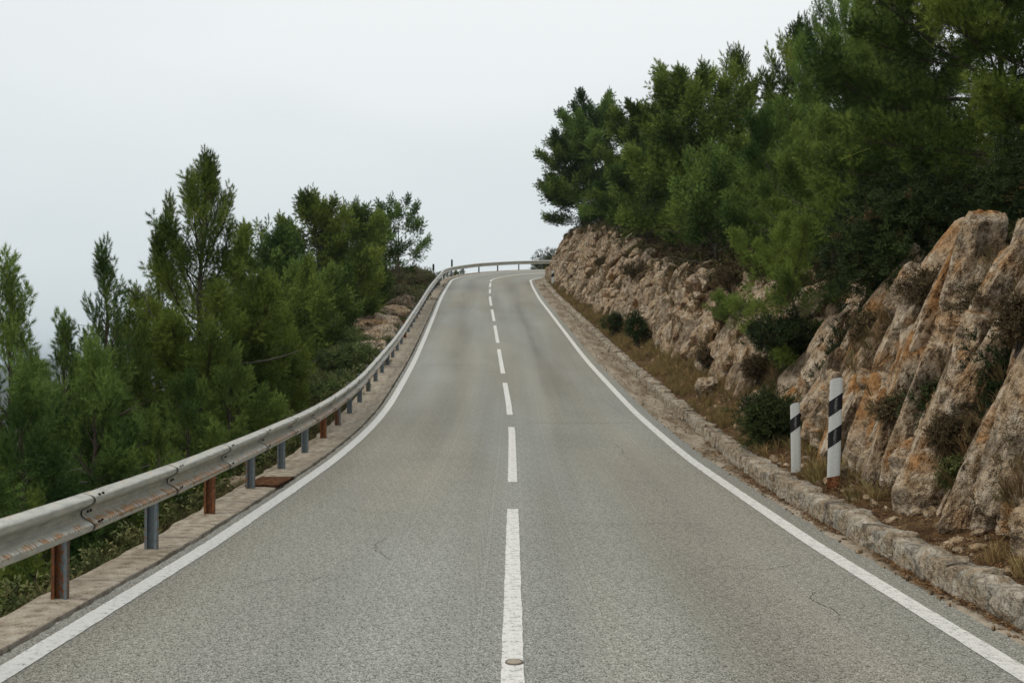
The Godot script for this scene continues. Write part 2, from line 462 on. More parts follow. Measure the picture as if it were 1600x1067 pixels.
const WBEAM := [[0.000, 0.000], [0.014, 0.000], [0.072, 0.014], [0.094, 0.026], [0.104, 0.044], [0.104, 0.062], [0.094, 0.078], [0.062, 0.098], [0.020, 0.120], [0.004, 0.134], [0.000, 0.155], [0.004, 0.176], [0.020, 0.190], [0.062, 0.212], [0.094, 0.232], [0.104, 0.248], [0.104, 0.266], [0.094, 0.284], [0.072, 0.296], [0.014, 0.310], [0.000, 0.310]]
func rail_pt(s: float, u: float, y: float) -> Vector3: return V(s, -(lut(T_PO, s) - 0.10) + u, y)
func make_guardrail() -> void:
	var g := thing("guardrail", "galvanised steel guardrail with rust stains running up the valley side of the road", "guardrail", V(8, -3.45))
	var at := Transform3D(Basis(), -g.position)
	var posts := []
	var s := -2.3
	while s < 104.0:
		posts.append(s)
		s += 2.03 if s < SB - 1 else (1.45 if s < SE else 2.0)
	var post_mesh := []
	for k in 2:
		var b := Build.new()                         # C-shaped post, its web towards the traffic coming up
		var t := 0.006
		var outline := [[-0.06, 0.0], [0.06, 0.0], [0.06, -0.05], [0.035, -0.05], [0.035, -0.05 + t], [0.06 - t, -0.05 + t], [0.06 - t, -t], [-0.06 + t, -t], [-0.06 + t, -0.05 + t], [-0.035, -0.05 + t], [-0.035, -0.05], [-0.06, -0.05]]
		var n := outline.size()
		for i in n:
			var p: Array = outline[i]; var q: Array = outline[(i + 1) % n]
			var pw: float = (p[0] + 0.06) / 0.12; var qw: float = (q[0] + 0.06) / 0.12
			var a := b.put(Vector3(p[0], -0.3, -p[1]), Color.WHITE, Vector2(pw, 1.0)); b.put(Vector3(q[0], -0.3, -q[1]), Color.WHITE, Vector2(qw, 1.0))
			b.put(Vector3(q[0], 0.72, -q[1]), Color.WHITE, Vector2(qw, 0.0)); b.put(Vector3(p[0], 0.72, -p[1]), Color.WHITE, Vector2(pw, 0.0))
			b.quad(a, a + 3, a + 2, a + 1)
		var cap := [[0, 1, 6, 7], [1, 2, 5, 6], [2, 3, 4, 5], [0, 7, 8, 11], [8, 9, 10, 11]]
		for q in cap:
			var ids := []
			for i in q: ids.append(b.put(Vector3(outline[i][0], 0.72, -outline[i][1]), Color.WHITE, Vector2(0.5, 0.01)))
			b.quad(ids[0], ids[1], ids[2], ids[3]); b.quad(ids[0], ids[3], ids[2], ids[1])
		post_mesh.append(b.mesh(false))
	var bolt := CylinderMesh.new()
	bolt.top_radius = 0.010; bolt.bottom_radius = 0.014; bolt.height = 0.014; bolt.radial_segments = 6; bolt.rings = 0
	var post_rust := {5: 2, 7: 3, 11: 3, 12: 2, 15: 1, 19: 1, 22: 3, 27: 1}
	var rail_rust := {4: 1, 5: 3, 6: 3, 7: 1, 8: 3, 9: 2, 10: 3, 11: 3, 12: 2}
	for i in posts.size():
		var ps: float = posts[i]
		var rk: int = post_rust.get(i, 0 if i % 4 else 1)
		var p := part(g, "post", post_mesh[0], M.post[rk], at * Transform3D(Basis(Vector3.UP, yaw_at(ps) + rr(-0.05, 0.05)), V(ps, -lut(T_PO, ps), 0.03)))
		var blk := Build.new()                       # spacer between the post and the beam
		blk.box(Vector3(0.062, 0.54, -0.04), Vector3(0.10, 0.70, 0.04))
		part(p, "spacer", blk.mesh(false), M.post[0])
		if i == posts.size() - 1: break
		# one length of beam, its far end lapping over the next
		var s0: float = ps + 0.10; var s1: float = float(posts[i + 1]) + 0.28
		var b := Build.new()
		var n := 10 if ps < 30 else 5
		var wn := WBEAM.size()
		for face in 2:
			for r in n + 1:
				var t := r / float(n)
				var ss := lerpf(s0, s1, t)
				var out := 0.014 * (1.0 - smoothstep(0.0, 0.22, t)) - (0.0 if face == 0 else 0.004)
				for q in wn:
					var dent := 0.004 * nf.get_noise_2d(ss * 9, q * 3.0)
					b.put(rail_pt(ss, WBEAM[q][0] + out + dent, 0.50 + WBEAM[q][1] + 0.012 * nz.get_noise_1d(ss * 5)) - g.position, Color.WHITE, Vector2(t * 0.98, q / float(wn - 1)))
		for face in 2:
			var f := face * (n + 1) * wn
			for r in n:
				for q in wn - 1:
					var a := f + r * wn + q
					if face == 0: b.tri(a, a + 1, a + wn); b.tri(a + 1, a + wn + 1, a + wn)
					else: b.tri(a, a + wn, a + 1); b.tri(a + 1, a + wn, a + wn + 1)
		var o2 := (n + 1) * wn
		for q in wn - 1:
			b.quad(q, o2 + q, o2 + q + 1, q + 1)
			var e := n * wn
			b.quad(e + q, e + q + 1, o2 + e + q + 1, o2 + e + q)
		for r in n:
			b.quad(r * wn, (r + 1) * wn, o2 + (r + 1) * wn, o2 + r * wn)
			var l := wn - 1
			b.quad(r * wn + l, o2 + r * wn + l, o2 + (r + 1) * wn + l, (r + 1) * wn + l)
		var sec := part(g, "rail_section", b.mesh(), M.rail[rail_rust.get(i, [0, 1, 2, 1][i % 4])])
		if ps < 34:
			for q in [[0.088, 0.288, 0.14], [0.085, 0.289, 0.22], [0.0, 0.155, 0.13], [0.0, 0.155, 0.19], [0.094, 0.078, 0.12], [0.090, 0.080, 0.19]]:
				var bs: float = ps + 0.07 + float(q[2])
				var tilt := 1.0 if q[1] > 0.2 else (-1.0 if q[1] < 0.1 else 0.0)
				part(sec, "bolt", bolt, M.bolt, at * Transform3D(Basis(Vector3.FORWARD, PI / 2 - tilt * 0.9), rail_pt(bs, q[0] + 0.014, 0.50 + q[1])))

# ------------------------------------------------------------------ rocks
var ico := {}
func icosphere(sub: int) -> Array:
	if ico.has(sub): return ico[sub]
	var g := (1.0 + sqrt(5.0)) / 2.0
	var v := [Vector3(-1, g, 0), Vector3(1, g, 0), Vector3(-1, -g, 0), Vector3(1, -g, 0), Vector3(0, -1, g), Vector3(0, 1, g), Vector3(0, -1, -g), Vector3(0, 1, -g), Vector3(g, 0, -1), Vector3(g, 0, 1), Vector3(-g, 0, -1), Vector3(-g, 0, 1)]
	for i in v.size(): v[i] = v[i].normalized()
	var f := [0, 11, 5, 0, 5, 1, 0, 1, 7, 0, 7, 10, 0, 10, 11, 1, 5, 9, 5, 11, 4, 11, 10, 2, 10, 7, 6, 7, 1, 8, 3, 9, 4, 3, 4, 2, 3, 2, 6, 3, 6, 8, 3, 8, 9, 4, 9, 5, 2, 4, 11, 6, 2, 10, 8, 6, 7, 9, 8, 1]
	for k in sub:
		var mid := {}
		var nf_ := []
		for t in range(0, f.size(), 3):
			var m := []
			for e in 3:
				var a: int = f[t + e]; var b: int = f[t + (e + 1) % 3]
				var key := mini(a, b) * 100000 + maxi(a, b)
				if not mid.has(key):
					mid[key] = v.size(); v.append((v[a] + v[b]).normalized())
				m.append(mid[key])
			nf_.append_array([f[t], m[0], m[2], f[t + 1], m[1], m[0], f[t + 2], m[2], m[1], m[0], m[1], m[2]])
		f = nf_
	ico[sub] = [v, f]
	return ico[sub]
func rock_color(p: Vector3, warm: float) -> Color:      # weathered limestone: grey skin, tan, orange iron stains
	var a := nf.get_noise_3d(p.x * 9, p.y * 9, p.z * 9)
	var b := nz.get_noise_3d(p.x * 16 + 70, p.y * 16, p.z * 16)
	var c := Color(0.45, 0.375, 0.285).lerp(Color(0.62, 0.585, 0.525), clampf(0.45 + a * 1.8, 0, 1))
	c = c.lerp(Color(0.42, 0.235, 0.095), clampf((b + warm - 0.12) * 3.2, 0, 1) * 0.85)
	return c.lerp(Color(0.15, 0.125, 0.10), clampf((a * 0.7 - b - 0.22) * 3.0, 0, 0.75))
func make_rock(sub: int, seed_: int, sharp: float, bumpy: float, jit: float, warm: float, stretch := 1.0, crack := 0.05) -> ArrayMesh:
	rng.seed = seed_ * 77 + 5
	var planes := []
	for ax in 3:
		for sg in [-1.0, 1.0]:
			var nn := Vector3.ZERO
			nn[ax] = sg
			planes.append([(nn + rand_dir() * jit).normalized(), rr(0.85, 1.0)])
	for k in 11: planes.append([rand_dir(), rr(0.86, 1.2)])
	var base := icosphere(sub)
	var b := Build.new()
	var sh := Vector3(seed_ * 13.7, seed_ * 5.1, 0)
	for dv in base[0]:
		var d: Vector3 = dv
		var acc := 0.0
		for q in planes:
			var t: float = d.dot(q[0]) / q[1]
			if t > 0.05: acc += pow(t, sharp)
		var r := pow(acc, -1.0 / sharp)
		var p := d * r
		r *= 1.0 + bumpy * (nf.get_noise_3dv(p * 7 + sh) + 0.5 * nf.get_noise_3dv(p * 18 + sh))
		var st := Vector3(p.x, p.y * stretch, p.z) * 1.6 + sh
		r *= 1.0 - crack * smoothstep(0.45, 0.9, nr.get_noise_3dv(st * 2.2)) - crack * 0.5 * smoothstep(0.3, 0.9, nr.get_noise_3dv(st * 5.0 + sh))
		b.put(d * r * 0.55, rock_color(Vector3(d.x, d.y * stretch, d.z) * 0.6 + sh, warm))
	var f: Array = base[1]
	for t in range(0, f.size(), 3): b.tri(f[t], f[t + 2], f[t + 1])
	return b.mesh(false)

func cliff(s: float, t: float) -> Vector3:
	var cb := lut(T_CB, s); var cl := lut(T_CL, s); var bf := lut(T_BF, s); var ch := lut(T_CH, s)
	var bulge := 0.0
	if t > 0.0: bulge = (0.75 * nz.get_noise_2d(s * 7, t * 14 + 60) + 0.45 * nz.get_noise_2d(s * 19, t * 26)) * sin(PI * minf(t, 1.0) * 0.75) * (0.2 if s < 16 else 0.9)
	return V(s, cb + cl * pow(maxf(t, 0.0), 1.15) - bulge, lerpf(bf, ch, t))
func cliff_frame(s: float, t: float) -> Basis:          # x along the road, y up the face, z out of it
	var up := (cliff(s, minf(t + 0.1, 1.0)) - cliff(s, minf(t + 0.1, 1.0) - 0.2)).normalized()
	var al := (cliff(s + 0.3, t) - cliff(s - 0.3, t)).normalized()
	var out := al.cross(up).normalized()
	if out.x > 0 and s < SB: out = -out
	al = up.cross(out)
	return Basis(al, up, out)
func make_cliff() -> Node3D:
	var root := thing("rock_face", "long craggy limestone cutting of tilted tan and orange slabs beside the road", "rock face", V(12, 4.4))
	var g := root.position
	var b := Build.new()
	var nc := 40
	var rows := 0
	var s := -6.0
	while s < 112:
		for k in nc:
			var t := k / float(nc - 1)
			var fr := cliff_frame(s, t)
			var c1 := nr.get_noise_2d(s * 5.5 + t * 2.0, t * 3.0)
			var c2 := nf.get_noise_2d(s * 9, t * 20)
			var dsp := (0.20 * c1 + 0.10 * c2) * smoothstep(0, 0.08, t) * (1.0 - 0.5 * smoothstep(0.85, 1, t))
			var p := cliff(s, t) + fr.z * (dsp - 0.36) + Vector3(0, -0.25 if k == 0 else 0.0, 0)
			var col := rock_color(p * 0.8, 0.02)
			col = col.lerp(Color(0.16, 0.115, 0.07), clampf(0.35 + 2.2 * nz.get_noise_2d(s * 14, t * 40 + 300), 0, 1) * 0.85)
			b.put(p - g, col)
		rows += 1
		s += 0.08 if s > 3 and s < 20 else (0.14 if s < 45 else 0.25)
	for r in rows - 1:
		for k in nc - 1:
			var a := r * nc + k
			b.tri(a, a + 1, a + nc); b.tri(a + 1, a + nc + 1, a + nc)
	part(root, "bedrock", b.mesh(), M.rock)
	# slabs and blocks standing out of the face
	var slabs := []; var blocks := []
	for k in 14: slabs.append(make_rock(4, k + 1, 34.0, 0.045, 0.25, [-0.05, 0.02, 0.1, -0.1, 0.06, 0.0, -0.02, 0.14, 0.04][k % 9], 2.6, 0.07))
	for k in 14: blocks.append(make_rock(3, k + 31, 26.0, 0.06, 0.5, [-0.1, 0.0, 0.08, -0.05, 0.03, 0.12, -0.15, 0.0, 0.05][k % 9], 1.3, 0.10))
	var far := []
	for k in 5: far.append(make_rock(3 if k < 2 else 2, k + 61, 24.0, 0.08, 0.5, [-0.08, 0.0, 0.06, -0.05, 0.03][k]))
	rng.seed = 501
	var placed := []
	s = 4.4
	while s < 17.5:                                      # tilted slabs close by, standing on edge, two to four above each other
		var t := rr(-0.05, 0.04)
		var w := rr(0.14, 0.36)
		var proud := rr(-0.26, 0.26)
		while t < 0.99:
			var face := 3.7 if s < 11 else 2.9
			var L := (rr(0.3, 0.8) if rng.randf() < 0.42 else rr(0.9, 2.0)) * (1.0 if s < 12 else 0.8)
			placed.append([s + rr(-0.06, 0.06), t + L / face * 0.5, w * rr(0.85, 1.35), L * 1.02, rr(0.28, 0.62), "rock_slab", rr(-0.14, 0.08), proud + rr(-0.14, 0.14)])
			t += L / face * rr(0.86, 1.04)
		s += w * rr(0.72, 0.95)
	while s < 86.0:
		var step := lerpf(0.42, 0.8, clampf((s - 17) / 40.0, 0, 1))
		var t := rr(-0.03, 0.1)
		while t < 1.02:
			var big := rng.randf() < 0.22
			var L := rr(0.28, 0.75) * (2.1 if big else 1.0)
			var keep := nz.get_noise_2d(s * 9, t * 16) > -0.34
			if keep: placed.append([s + rr(-0.3, 0.3), t, rr(0.25, 0.6) * (1.4 if big else 1.0), L, rr(0.3, 0.6), "rock_slab" if L > 0.75 else "rock_block", rr(-0.4, 0.15), rr(-0.18, 0.15)])
			t += L / 3.8 * rr(0.75, 1.1)
		s += step * rr(0.6, 0.9)
	var fb := Build.new()
	var made := 0
	for q in placed:
		var fr := cliff_frame(q[0], clampf(q[1], 0, 1))
		var c := cliff(q[0], clampf(q[1], 0, 1)) + fr.z * float(q[7])
		var bs := fr * Basis(Vector3.BACK, float(q[6])) * Basis(Vector3.RIGHT, rr(-0.2, 0.16)) * Basis(Vector3.UP, rr(-0.45, 0.45))
		bs = bs * Basis.from_scale(Vector3(q[2], q[3], q[4]))
		if made < 300:
			var lib: Array = slabs if q[5] == "rock_slab" else blocks
			part(root, q[5], lib[rng.randi() % lib.size()], M.rock, Transform3D(bs, c - g))
			made += 1
		else:
			var m: ArrayMesh = far[rng.randi() % far.size()]
			var arr := m.surface_get_arrays(0)
			var first := fb.v.size()
			for i in arr[Mesh.ARRAY_VERTEX].size(): fb.put(c - g + bs * arr[Mesh.ARRAY_VERTEX][i], arr[Mesh.ARRAY_COLOR][i])
			for i in arr[Mesh.ARRAY_INDEX]: fb.ix.append(first + i)
	print("rocks ", placed.size(), " single ", made)
	var fm := part(root, "far_rock", fb.mesh(), M.rock)
	fm.set_meta("kind", "stuff")
	return root

func make_kerb() -> void:
	var root := thing("stone_kerb", "low rough stone kerb wall between the road's gutter and the rock cutting", "kerb", V(8, 3.5))
	var g := root.position
	var core := Build.new()
	var s := -6.0
	var rows := 0
	while s < 100:
		var kb := lut(T_KB, s)
		for q in [[kb + 0.012, -0.2], [kb + 0.012, 0.20], [kb + 0.04, 0.225], [kb + 0.22, 0.235], [kb + 0.27, 0.15], [kb + 0.27, -0.2]]:
			core.put(V(s, q[0] + 0.015 * nf.get_noise_2d(s * 20, q[1] * 90), q[1] + 0.015 * nf.get_noise_2d(s * 25 + 9, q[0] * 50)) - g, Color(0.44, 0.42, 0.38))
		rows += 1
		s += 0.15 if s < 30 else 0.5
	for r in rows - 1:
		for k in 5:
			var a := r * 6 + k
			core.tri(a, a + 1, a + 6); core.tri(a + 1, a + 7, a + 6)
	part(root, "mortar", core.mesh(), M.kerb)
	var lib := []
	for k in 10:
		rng.seed = 900 + k
		lib.append(make_rock(3, k + 91, 40.0, 0.035, 0.10, -0.4))
	rng.seed = 77
	s = 3.0
	while s < 92.0:
		var L := rr(0.22, 0.52) * (1.0 if s < 30 else 1.35)
		var hh := 0.245 + rr(-0.02, 0.035)
		var c := V(s + L / 2, lut(T_KB, s + L / 2) + 0.135 + rr(-0.012, 0.012), hh / 2 - 0.01)
		var dy := (V(s + L, 3.5).y - V(s, 3.5).y) / L
		var bs := Basis(Vector3.UP, yaw_at(s) + rr(-0.06, 0.06)) * Basis(Vector3.RIGHT, atan(dy) + rr(-0.05, 0.05)) * Basis.from_scale(Vector3(0.29, hh * 1.08, L * 1.06))
		part(root, "kerb_stone", lib[rng.randi() % lib.size()], M.kerb, Transform3D(bs, c - g))
		s += L * 0.97

# ------------------------------------------------------------------ ground
func make_ground() -> void:
	# slope falling away beyond the guardrail
	var b := Build.new()
	var cols := [0.0, 0.25, 0.55, 0.9, 1.3, 1.8, 2.4, 3.0, 3.7, 4.5, 5.5, 6.5, 8, 10, 13, 17, 22, 30, 45, 70, 110]
	var rows := 0
	var s := -30.0
	while s < 150:
		for a in cols:
			var o: float = -(lut(T_PO, s) + 0.18 + float(a))
			var p := P(s, o)
			var col := Color(0.15, 0.115, 0.07).lerp(Color(0.075, 0.08, 0.035), clampf(0.5 + 1.6 * nz.get_noise_2d(p.x * 8, p.y * 8), 0, 1))
			b.put(Vector3(p.x, H(p.y) + left_y(s, o) + (0.02 if a > 0 else 0.0), -p.y), col)
		rows += 1
		s += 0.6 if s > 0 and s < 50 else 1.5
	var nc := cols.size()
	for r in rows - 1:
		for k in nc - 1:
			var i := r * nc + k
			b.tri(i, i + 1, i + nc); b.tri(i + 1, i + nc + 1, i + nc)
	struct("hillside", b.mesh(), M.soil)
	# bed under the road, gutter, and the earth bench behind the kerb
	b = Build.new()
	rows = 0
	s = -14.0
	while s < 112:
		var kb := lut(T_KB, s)
		for k in 9:
			var t := k / 8.0
			var o := lerpf(3.2, kb + 0.12, t)
			var y := lerpf(-0.03, 0.012, smoothstep(0.1, 0.35, t)) + 0.022 * nf.get_noise_2d(s * 22, o * 40) * smoothstep(0.1, 0.4, t) + 0.02 * smoothstep(0.7, 1, t)
			b.put(V(s, o, y), Color(0.44, 0.415, 0.37).lerp(Color(0.23, 0.19, 0.14), clampf(0.25 + 1.8 * nz.get_noise_2d(s * 12, o * 60), 0, 1) * 0.8))
		rows += 1
		s += 0.1 if s > 3 and s < 24 else 0.3
	b.grid(rows, 9)
	struct("gutter", b.mesh(), M.concrete)
	b = Build.new()
	rows = 0
	s = -14.0
	while s < 112:
		var kb := lut(T_KB, s) + 0.17; var cb := lut(T_CB, s) + 0.45; var bf := lut(T_BF, s)
		for k in 16:
			var t := k / 15.0
			var o := lerpf(kb, cb, t)
			var y := lerpf(0.205, bf + 0.22, pow(t, 1.3)) + (0.05 * nf.get_noise_2d(s * 9, o * 12) + 0.02 * nf.get_noise_2d(s * 40, o * 40)) * smoothstep(0, 0.2, t)
			b.put(V(s, o, y), Color(0.165, 0.115, 0.07).lerp(Color(0.25, 0.195, 0.13), clampf(0.4 + 1.5 * nf.get_noise_2d(s * 8, o * 10), 0, 1)))
		rows += 1
		s += 0.12 if s > 3 and s < 24 else 0.3
	b.grid(rows, 16)
	struct("earth_bank", b.mesh(), M.soil)
	# bed below the asphalt and the verge
	b = Build.new()
	rows = 0
	s = -14.0
	while s < 114:
		for o in [-4.2, -3.3, -3.0, 3.0, 3.4, 4.0]: b.put(V(s, o, -0.055 if absf(o) < 3.35 else -0.3), Color(0.12, 0.1, 0.075))
		rows += 1
		s += 1.0
	b.grid(rows, 6)
	struct("road_bed", b.mesh(), M.soil)
	# wooded hill above the rock
	b = Build.new()
	rows = 0
	var d := -30.0
	while d < 96:
		for k in 70:
			var x := 3.0 + k * 0.7 + 0.012 * k * k
			var o := off(x, d)
			var ss := d if d <= SB else SB + BR * atan2(d - BC.y, maxf(BC.x - x, 0.0)) + maxf(x - BC.x, 0)
			var top := lut(T_CB, ss) + lut(T_CL, ss)
			var y := hill_y(x, d, o, ss) - (0.0 if o > top else minf(0.8, (top - o) * 2.0 + 0.05))
			if o < lut(T_CB, ss): y = H(d) - 1.0
			b.put(Vector3(x, y, -d), Color(0.13, 0.10, 0.06).lerp(Color(0.09, 0.085, 0.045), clampf(0.5 + nz.get_noise_2d(x * 9, d * 9) * 1.6, 0, 1)))
		rows += 1
		d += 0.8
	b.grid(rows, 70)
	struct("wooded_hill", b.mesh(), M.soil)
	# valley floor to the horizon, and far hills across it
	b = Build.new()
	for r in 40:
		for k in 40: b.put(Vector3(lerpf(-5200, 5200, k / 39.0), -62 + 3 * nz.get_noise_2d(r * 9, k * 9), lerpf(900, -6000, r / 39.0)), Color(0.06, 0.075, 0.04))
	for r in 39:
		for k in 39:
			var i := r * 40 + k
			b.tri(i, i + 40, i + 1); b.tri(i + 1, i + 40, i + 41)
	struct("valley_ground", b.mesh(), M.soil)
	b = Build.new()
	for r in 14:
		for k in 90:
			var x := lerpf(-5200, 2600, k / 89.0)
			var ridge := 85.0 + 75.0 * nz.get_noise_1d(x * 0.012) + 30 * nz.get_noise_1d(x * 0.05)
			var t := r / 13.0
			b.put(Vector3(x + 120 * nz.get_noise_2d(x * 0.02, r * 5), -63 + ridge * sin(PI * t) * (0.9 + 0.4 * nz.get_noise_2d(x * 0.03, r * 12)), lerpf(-2300, -3900, t)), Color(0.055, 0.07, 0.04))
	for r in 13:
		for k in 89:
			var i := r * 90 + k
			b.tri(i, i + 90, i + 1); b.tri(i + 1, i + 90, i + 91)
	struct("far_hills", b.mesh(), M.soil)

# ------------------------------------------------------------------ plants
func sprig_mesh(ns: int, nn: int, nl: float, w: float, seed_: int) -> ArrayMesh:    # a pine sprig one unit long: a twig whose side shoots all carry needles
	rng.seed = seed_
	var b := Build.new()
	b.tube([Vector3.ZERO, Vector3(0.015, 0.4, 0.0), Vector3(0, 0.75, 0.01)], [0.014, 0.010, 0.005], 3, Color(1.2, 0.9, 0.7))
	for k in ns:
		var last := k == ns - 1
		var y := 0.60 if last else lerpf(0.08, 0.66, k / float(ns - 1))
		var a := k * 2.39996 + rr(-0.4, 0.4)
		var bend := 0.0 if last else rr(0.55, 1.0)
		var ax := (Vector3(cos(a) * sin(bend), cos(bend), sin(a) * sin(bend))).normalized()
		var L := rr(0.26, 0.40) * (1.0 if last else lerpf(1.1, 0.8, y))
		var o := Vector3(0, y, 0)
		var u := ax.cross(Vector3(0.3, 0.2, 0.9)).normalized()
		var v := ax.cross(u)
		for m in nn:
			var f := 0.45 + 0.55 * pow((m + rng.randf()) / nn, 0.7)
			var g := m * 2.39996 + rr(-0.4, 0.4)
			var out := u * cos(g) + v * sin(g)
			var sp := lerpf(1.75, 0.25, (f - 0.45) / 0.55) * rr(0.75, 1.2)
			var dir := (ax * cos(sp) + out * sin(sp)).normalized()
			var side := dir.cross(out).normalized().rotated(dir, rr(0, PI)) * w * 0.5
			var p := o + ax * L * (0.1 + 0.9 * f)
			var t := rr(0.8, 1.2)
			var col := Color(t, t, t)
			var i := b.put(p - side, col); b.put(p + dir * nl * rr(0.7, 1.15), col); b.put(p + side, col)
			b.tri(i, i + 1, i + 2)
	return b.mesh()
func leaf_mesh(twigs: int, n: int, ll: float, lw: float, seed_: int) -> ArrayMesh:     # a leafy spray one unit long
	rng.seed = seed_
	var b := Build.new()
	for k in twigs:
		var a0 := k * 2.39996
		var tilt := 0.0 if k == 0 else rr(0.4, 0.95)
		var ax := Vector3(cos(a0) * sin(tilt), cos(tilt), sin(a0) * sin(tilt))
		var o := Vector3(0, 0.0 if k == 0 else rr(0.15, 0.5), 0)
		var T := 0.95 if k == 0 else rr(0.45, 0.6)
		b.tube([o, o + ax * T], [0.012, 0.005], 3, Color(0.85, 0.75, 0.62))
		for m in n:
			var p := o + ax * T * lerpf(0.15, 1.0, (m + rng.randf()) / n)
			var a := m * 2.39996 + rr(-0.3, 0.3)
			var out := (Vector3(cos(a), rr(-0.1, 0.6), sin(a)) + ax * 0.6).normalized()
			var side := out.cross(Vector3.UP).normalized().rotated(out, rr(-0.9, 0.9))
			var L := ll * rr(0.7, 1.2)
			var t := rr(0.7, 1.25)
			var col := Color(t, t, t * 0.95)
			var i := b.put(p, col); b.put(p + out * L * 0.5 + side * lw, col); b.put(p + out * L, col); b.put(p + out * L * 0.5 - side * lw, col)
			b.tri(i, i + 1, i + 2); b.tri(i, i + 2, i + 3)
	return b.mesh()
func grass_mesh(n: int, seed_: int) -> ArrayMesh:
	rng.seed = seed_
	var b := Build.new()
	for k in n:
		var a := rr(0, TAU)
		var lean := rr(0.1, 0.95)
		var out := Vector3(cos(a), 0, sin(a))
		var side := Vector3(-sin(a), 0, cos(a)).rotated(Vector3.UP, rr(-0.8, 0.8)) * rr(0.006, 0.014)
		var base := out * rr(0, 0.14) + Vector3(0, -0.05, 0)
		var L := rr(0.5, 1.1)
		var p1 := base + (out * lean * 0.35 + Vector3.UP) * L * 0.55
		var p2 := p1 + (out * lean * 1.2 + Vector3.UP * rr(0.2, 0.8)) * L * 0.45
		var t := rr(0.7, 1.3)
		var col := Color(t, t * rr(0.9, 1.0), t * 0.9)
		var i := b.put(base - side, col); b.put(base + side, col); b.put(p1 + side * 0.7, col); b.put(p1 - side * 0.7, col); b.put(p2, col)
		b.quad(i, i + 1, i + 2, i + 3); b.tri(i + 3, i + 2, i + 4)
	return b.mesh()

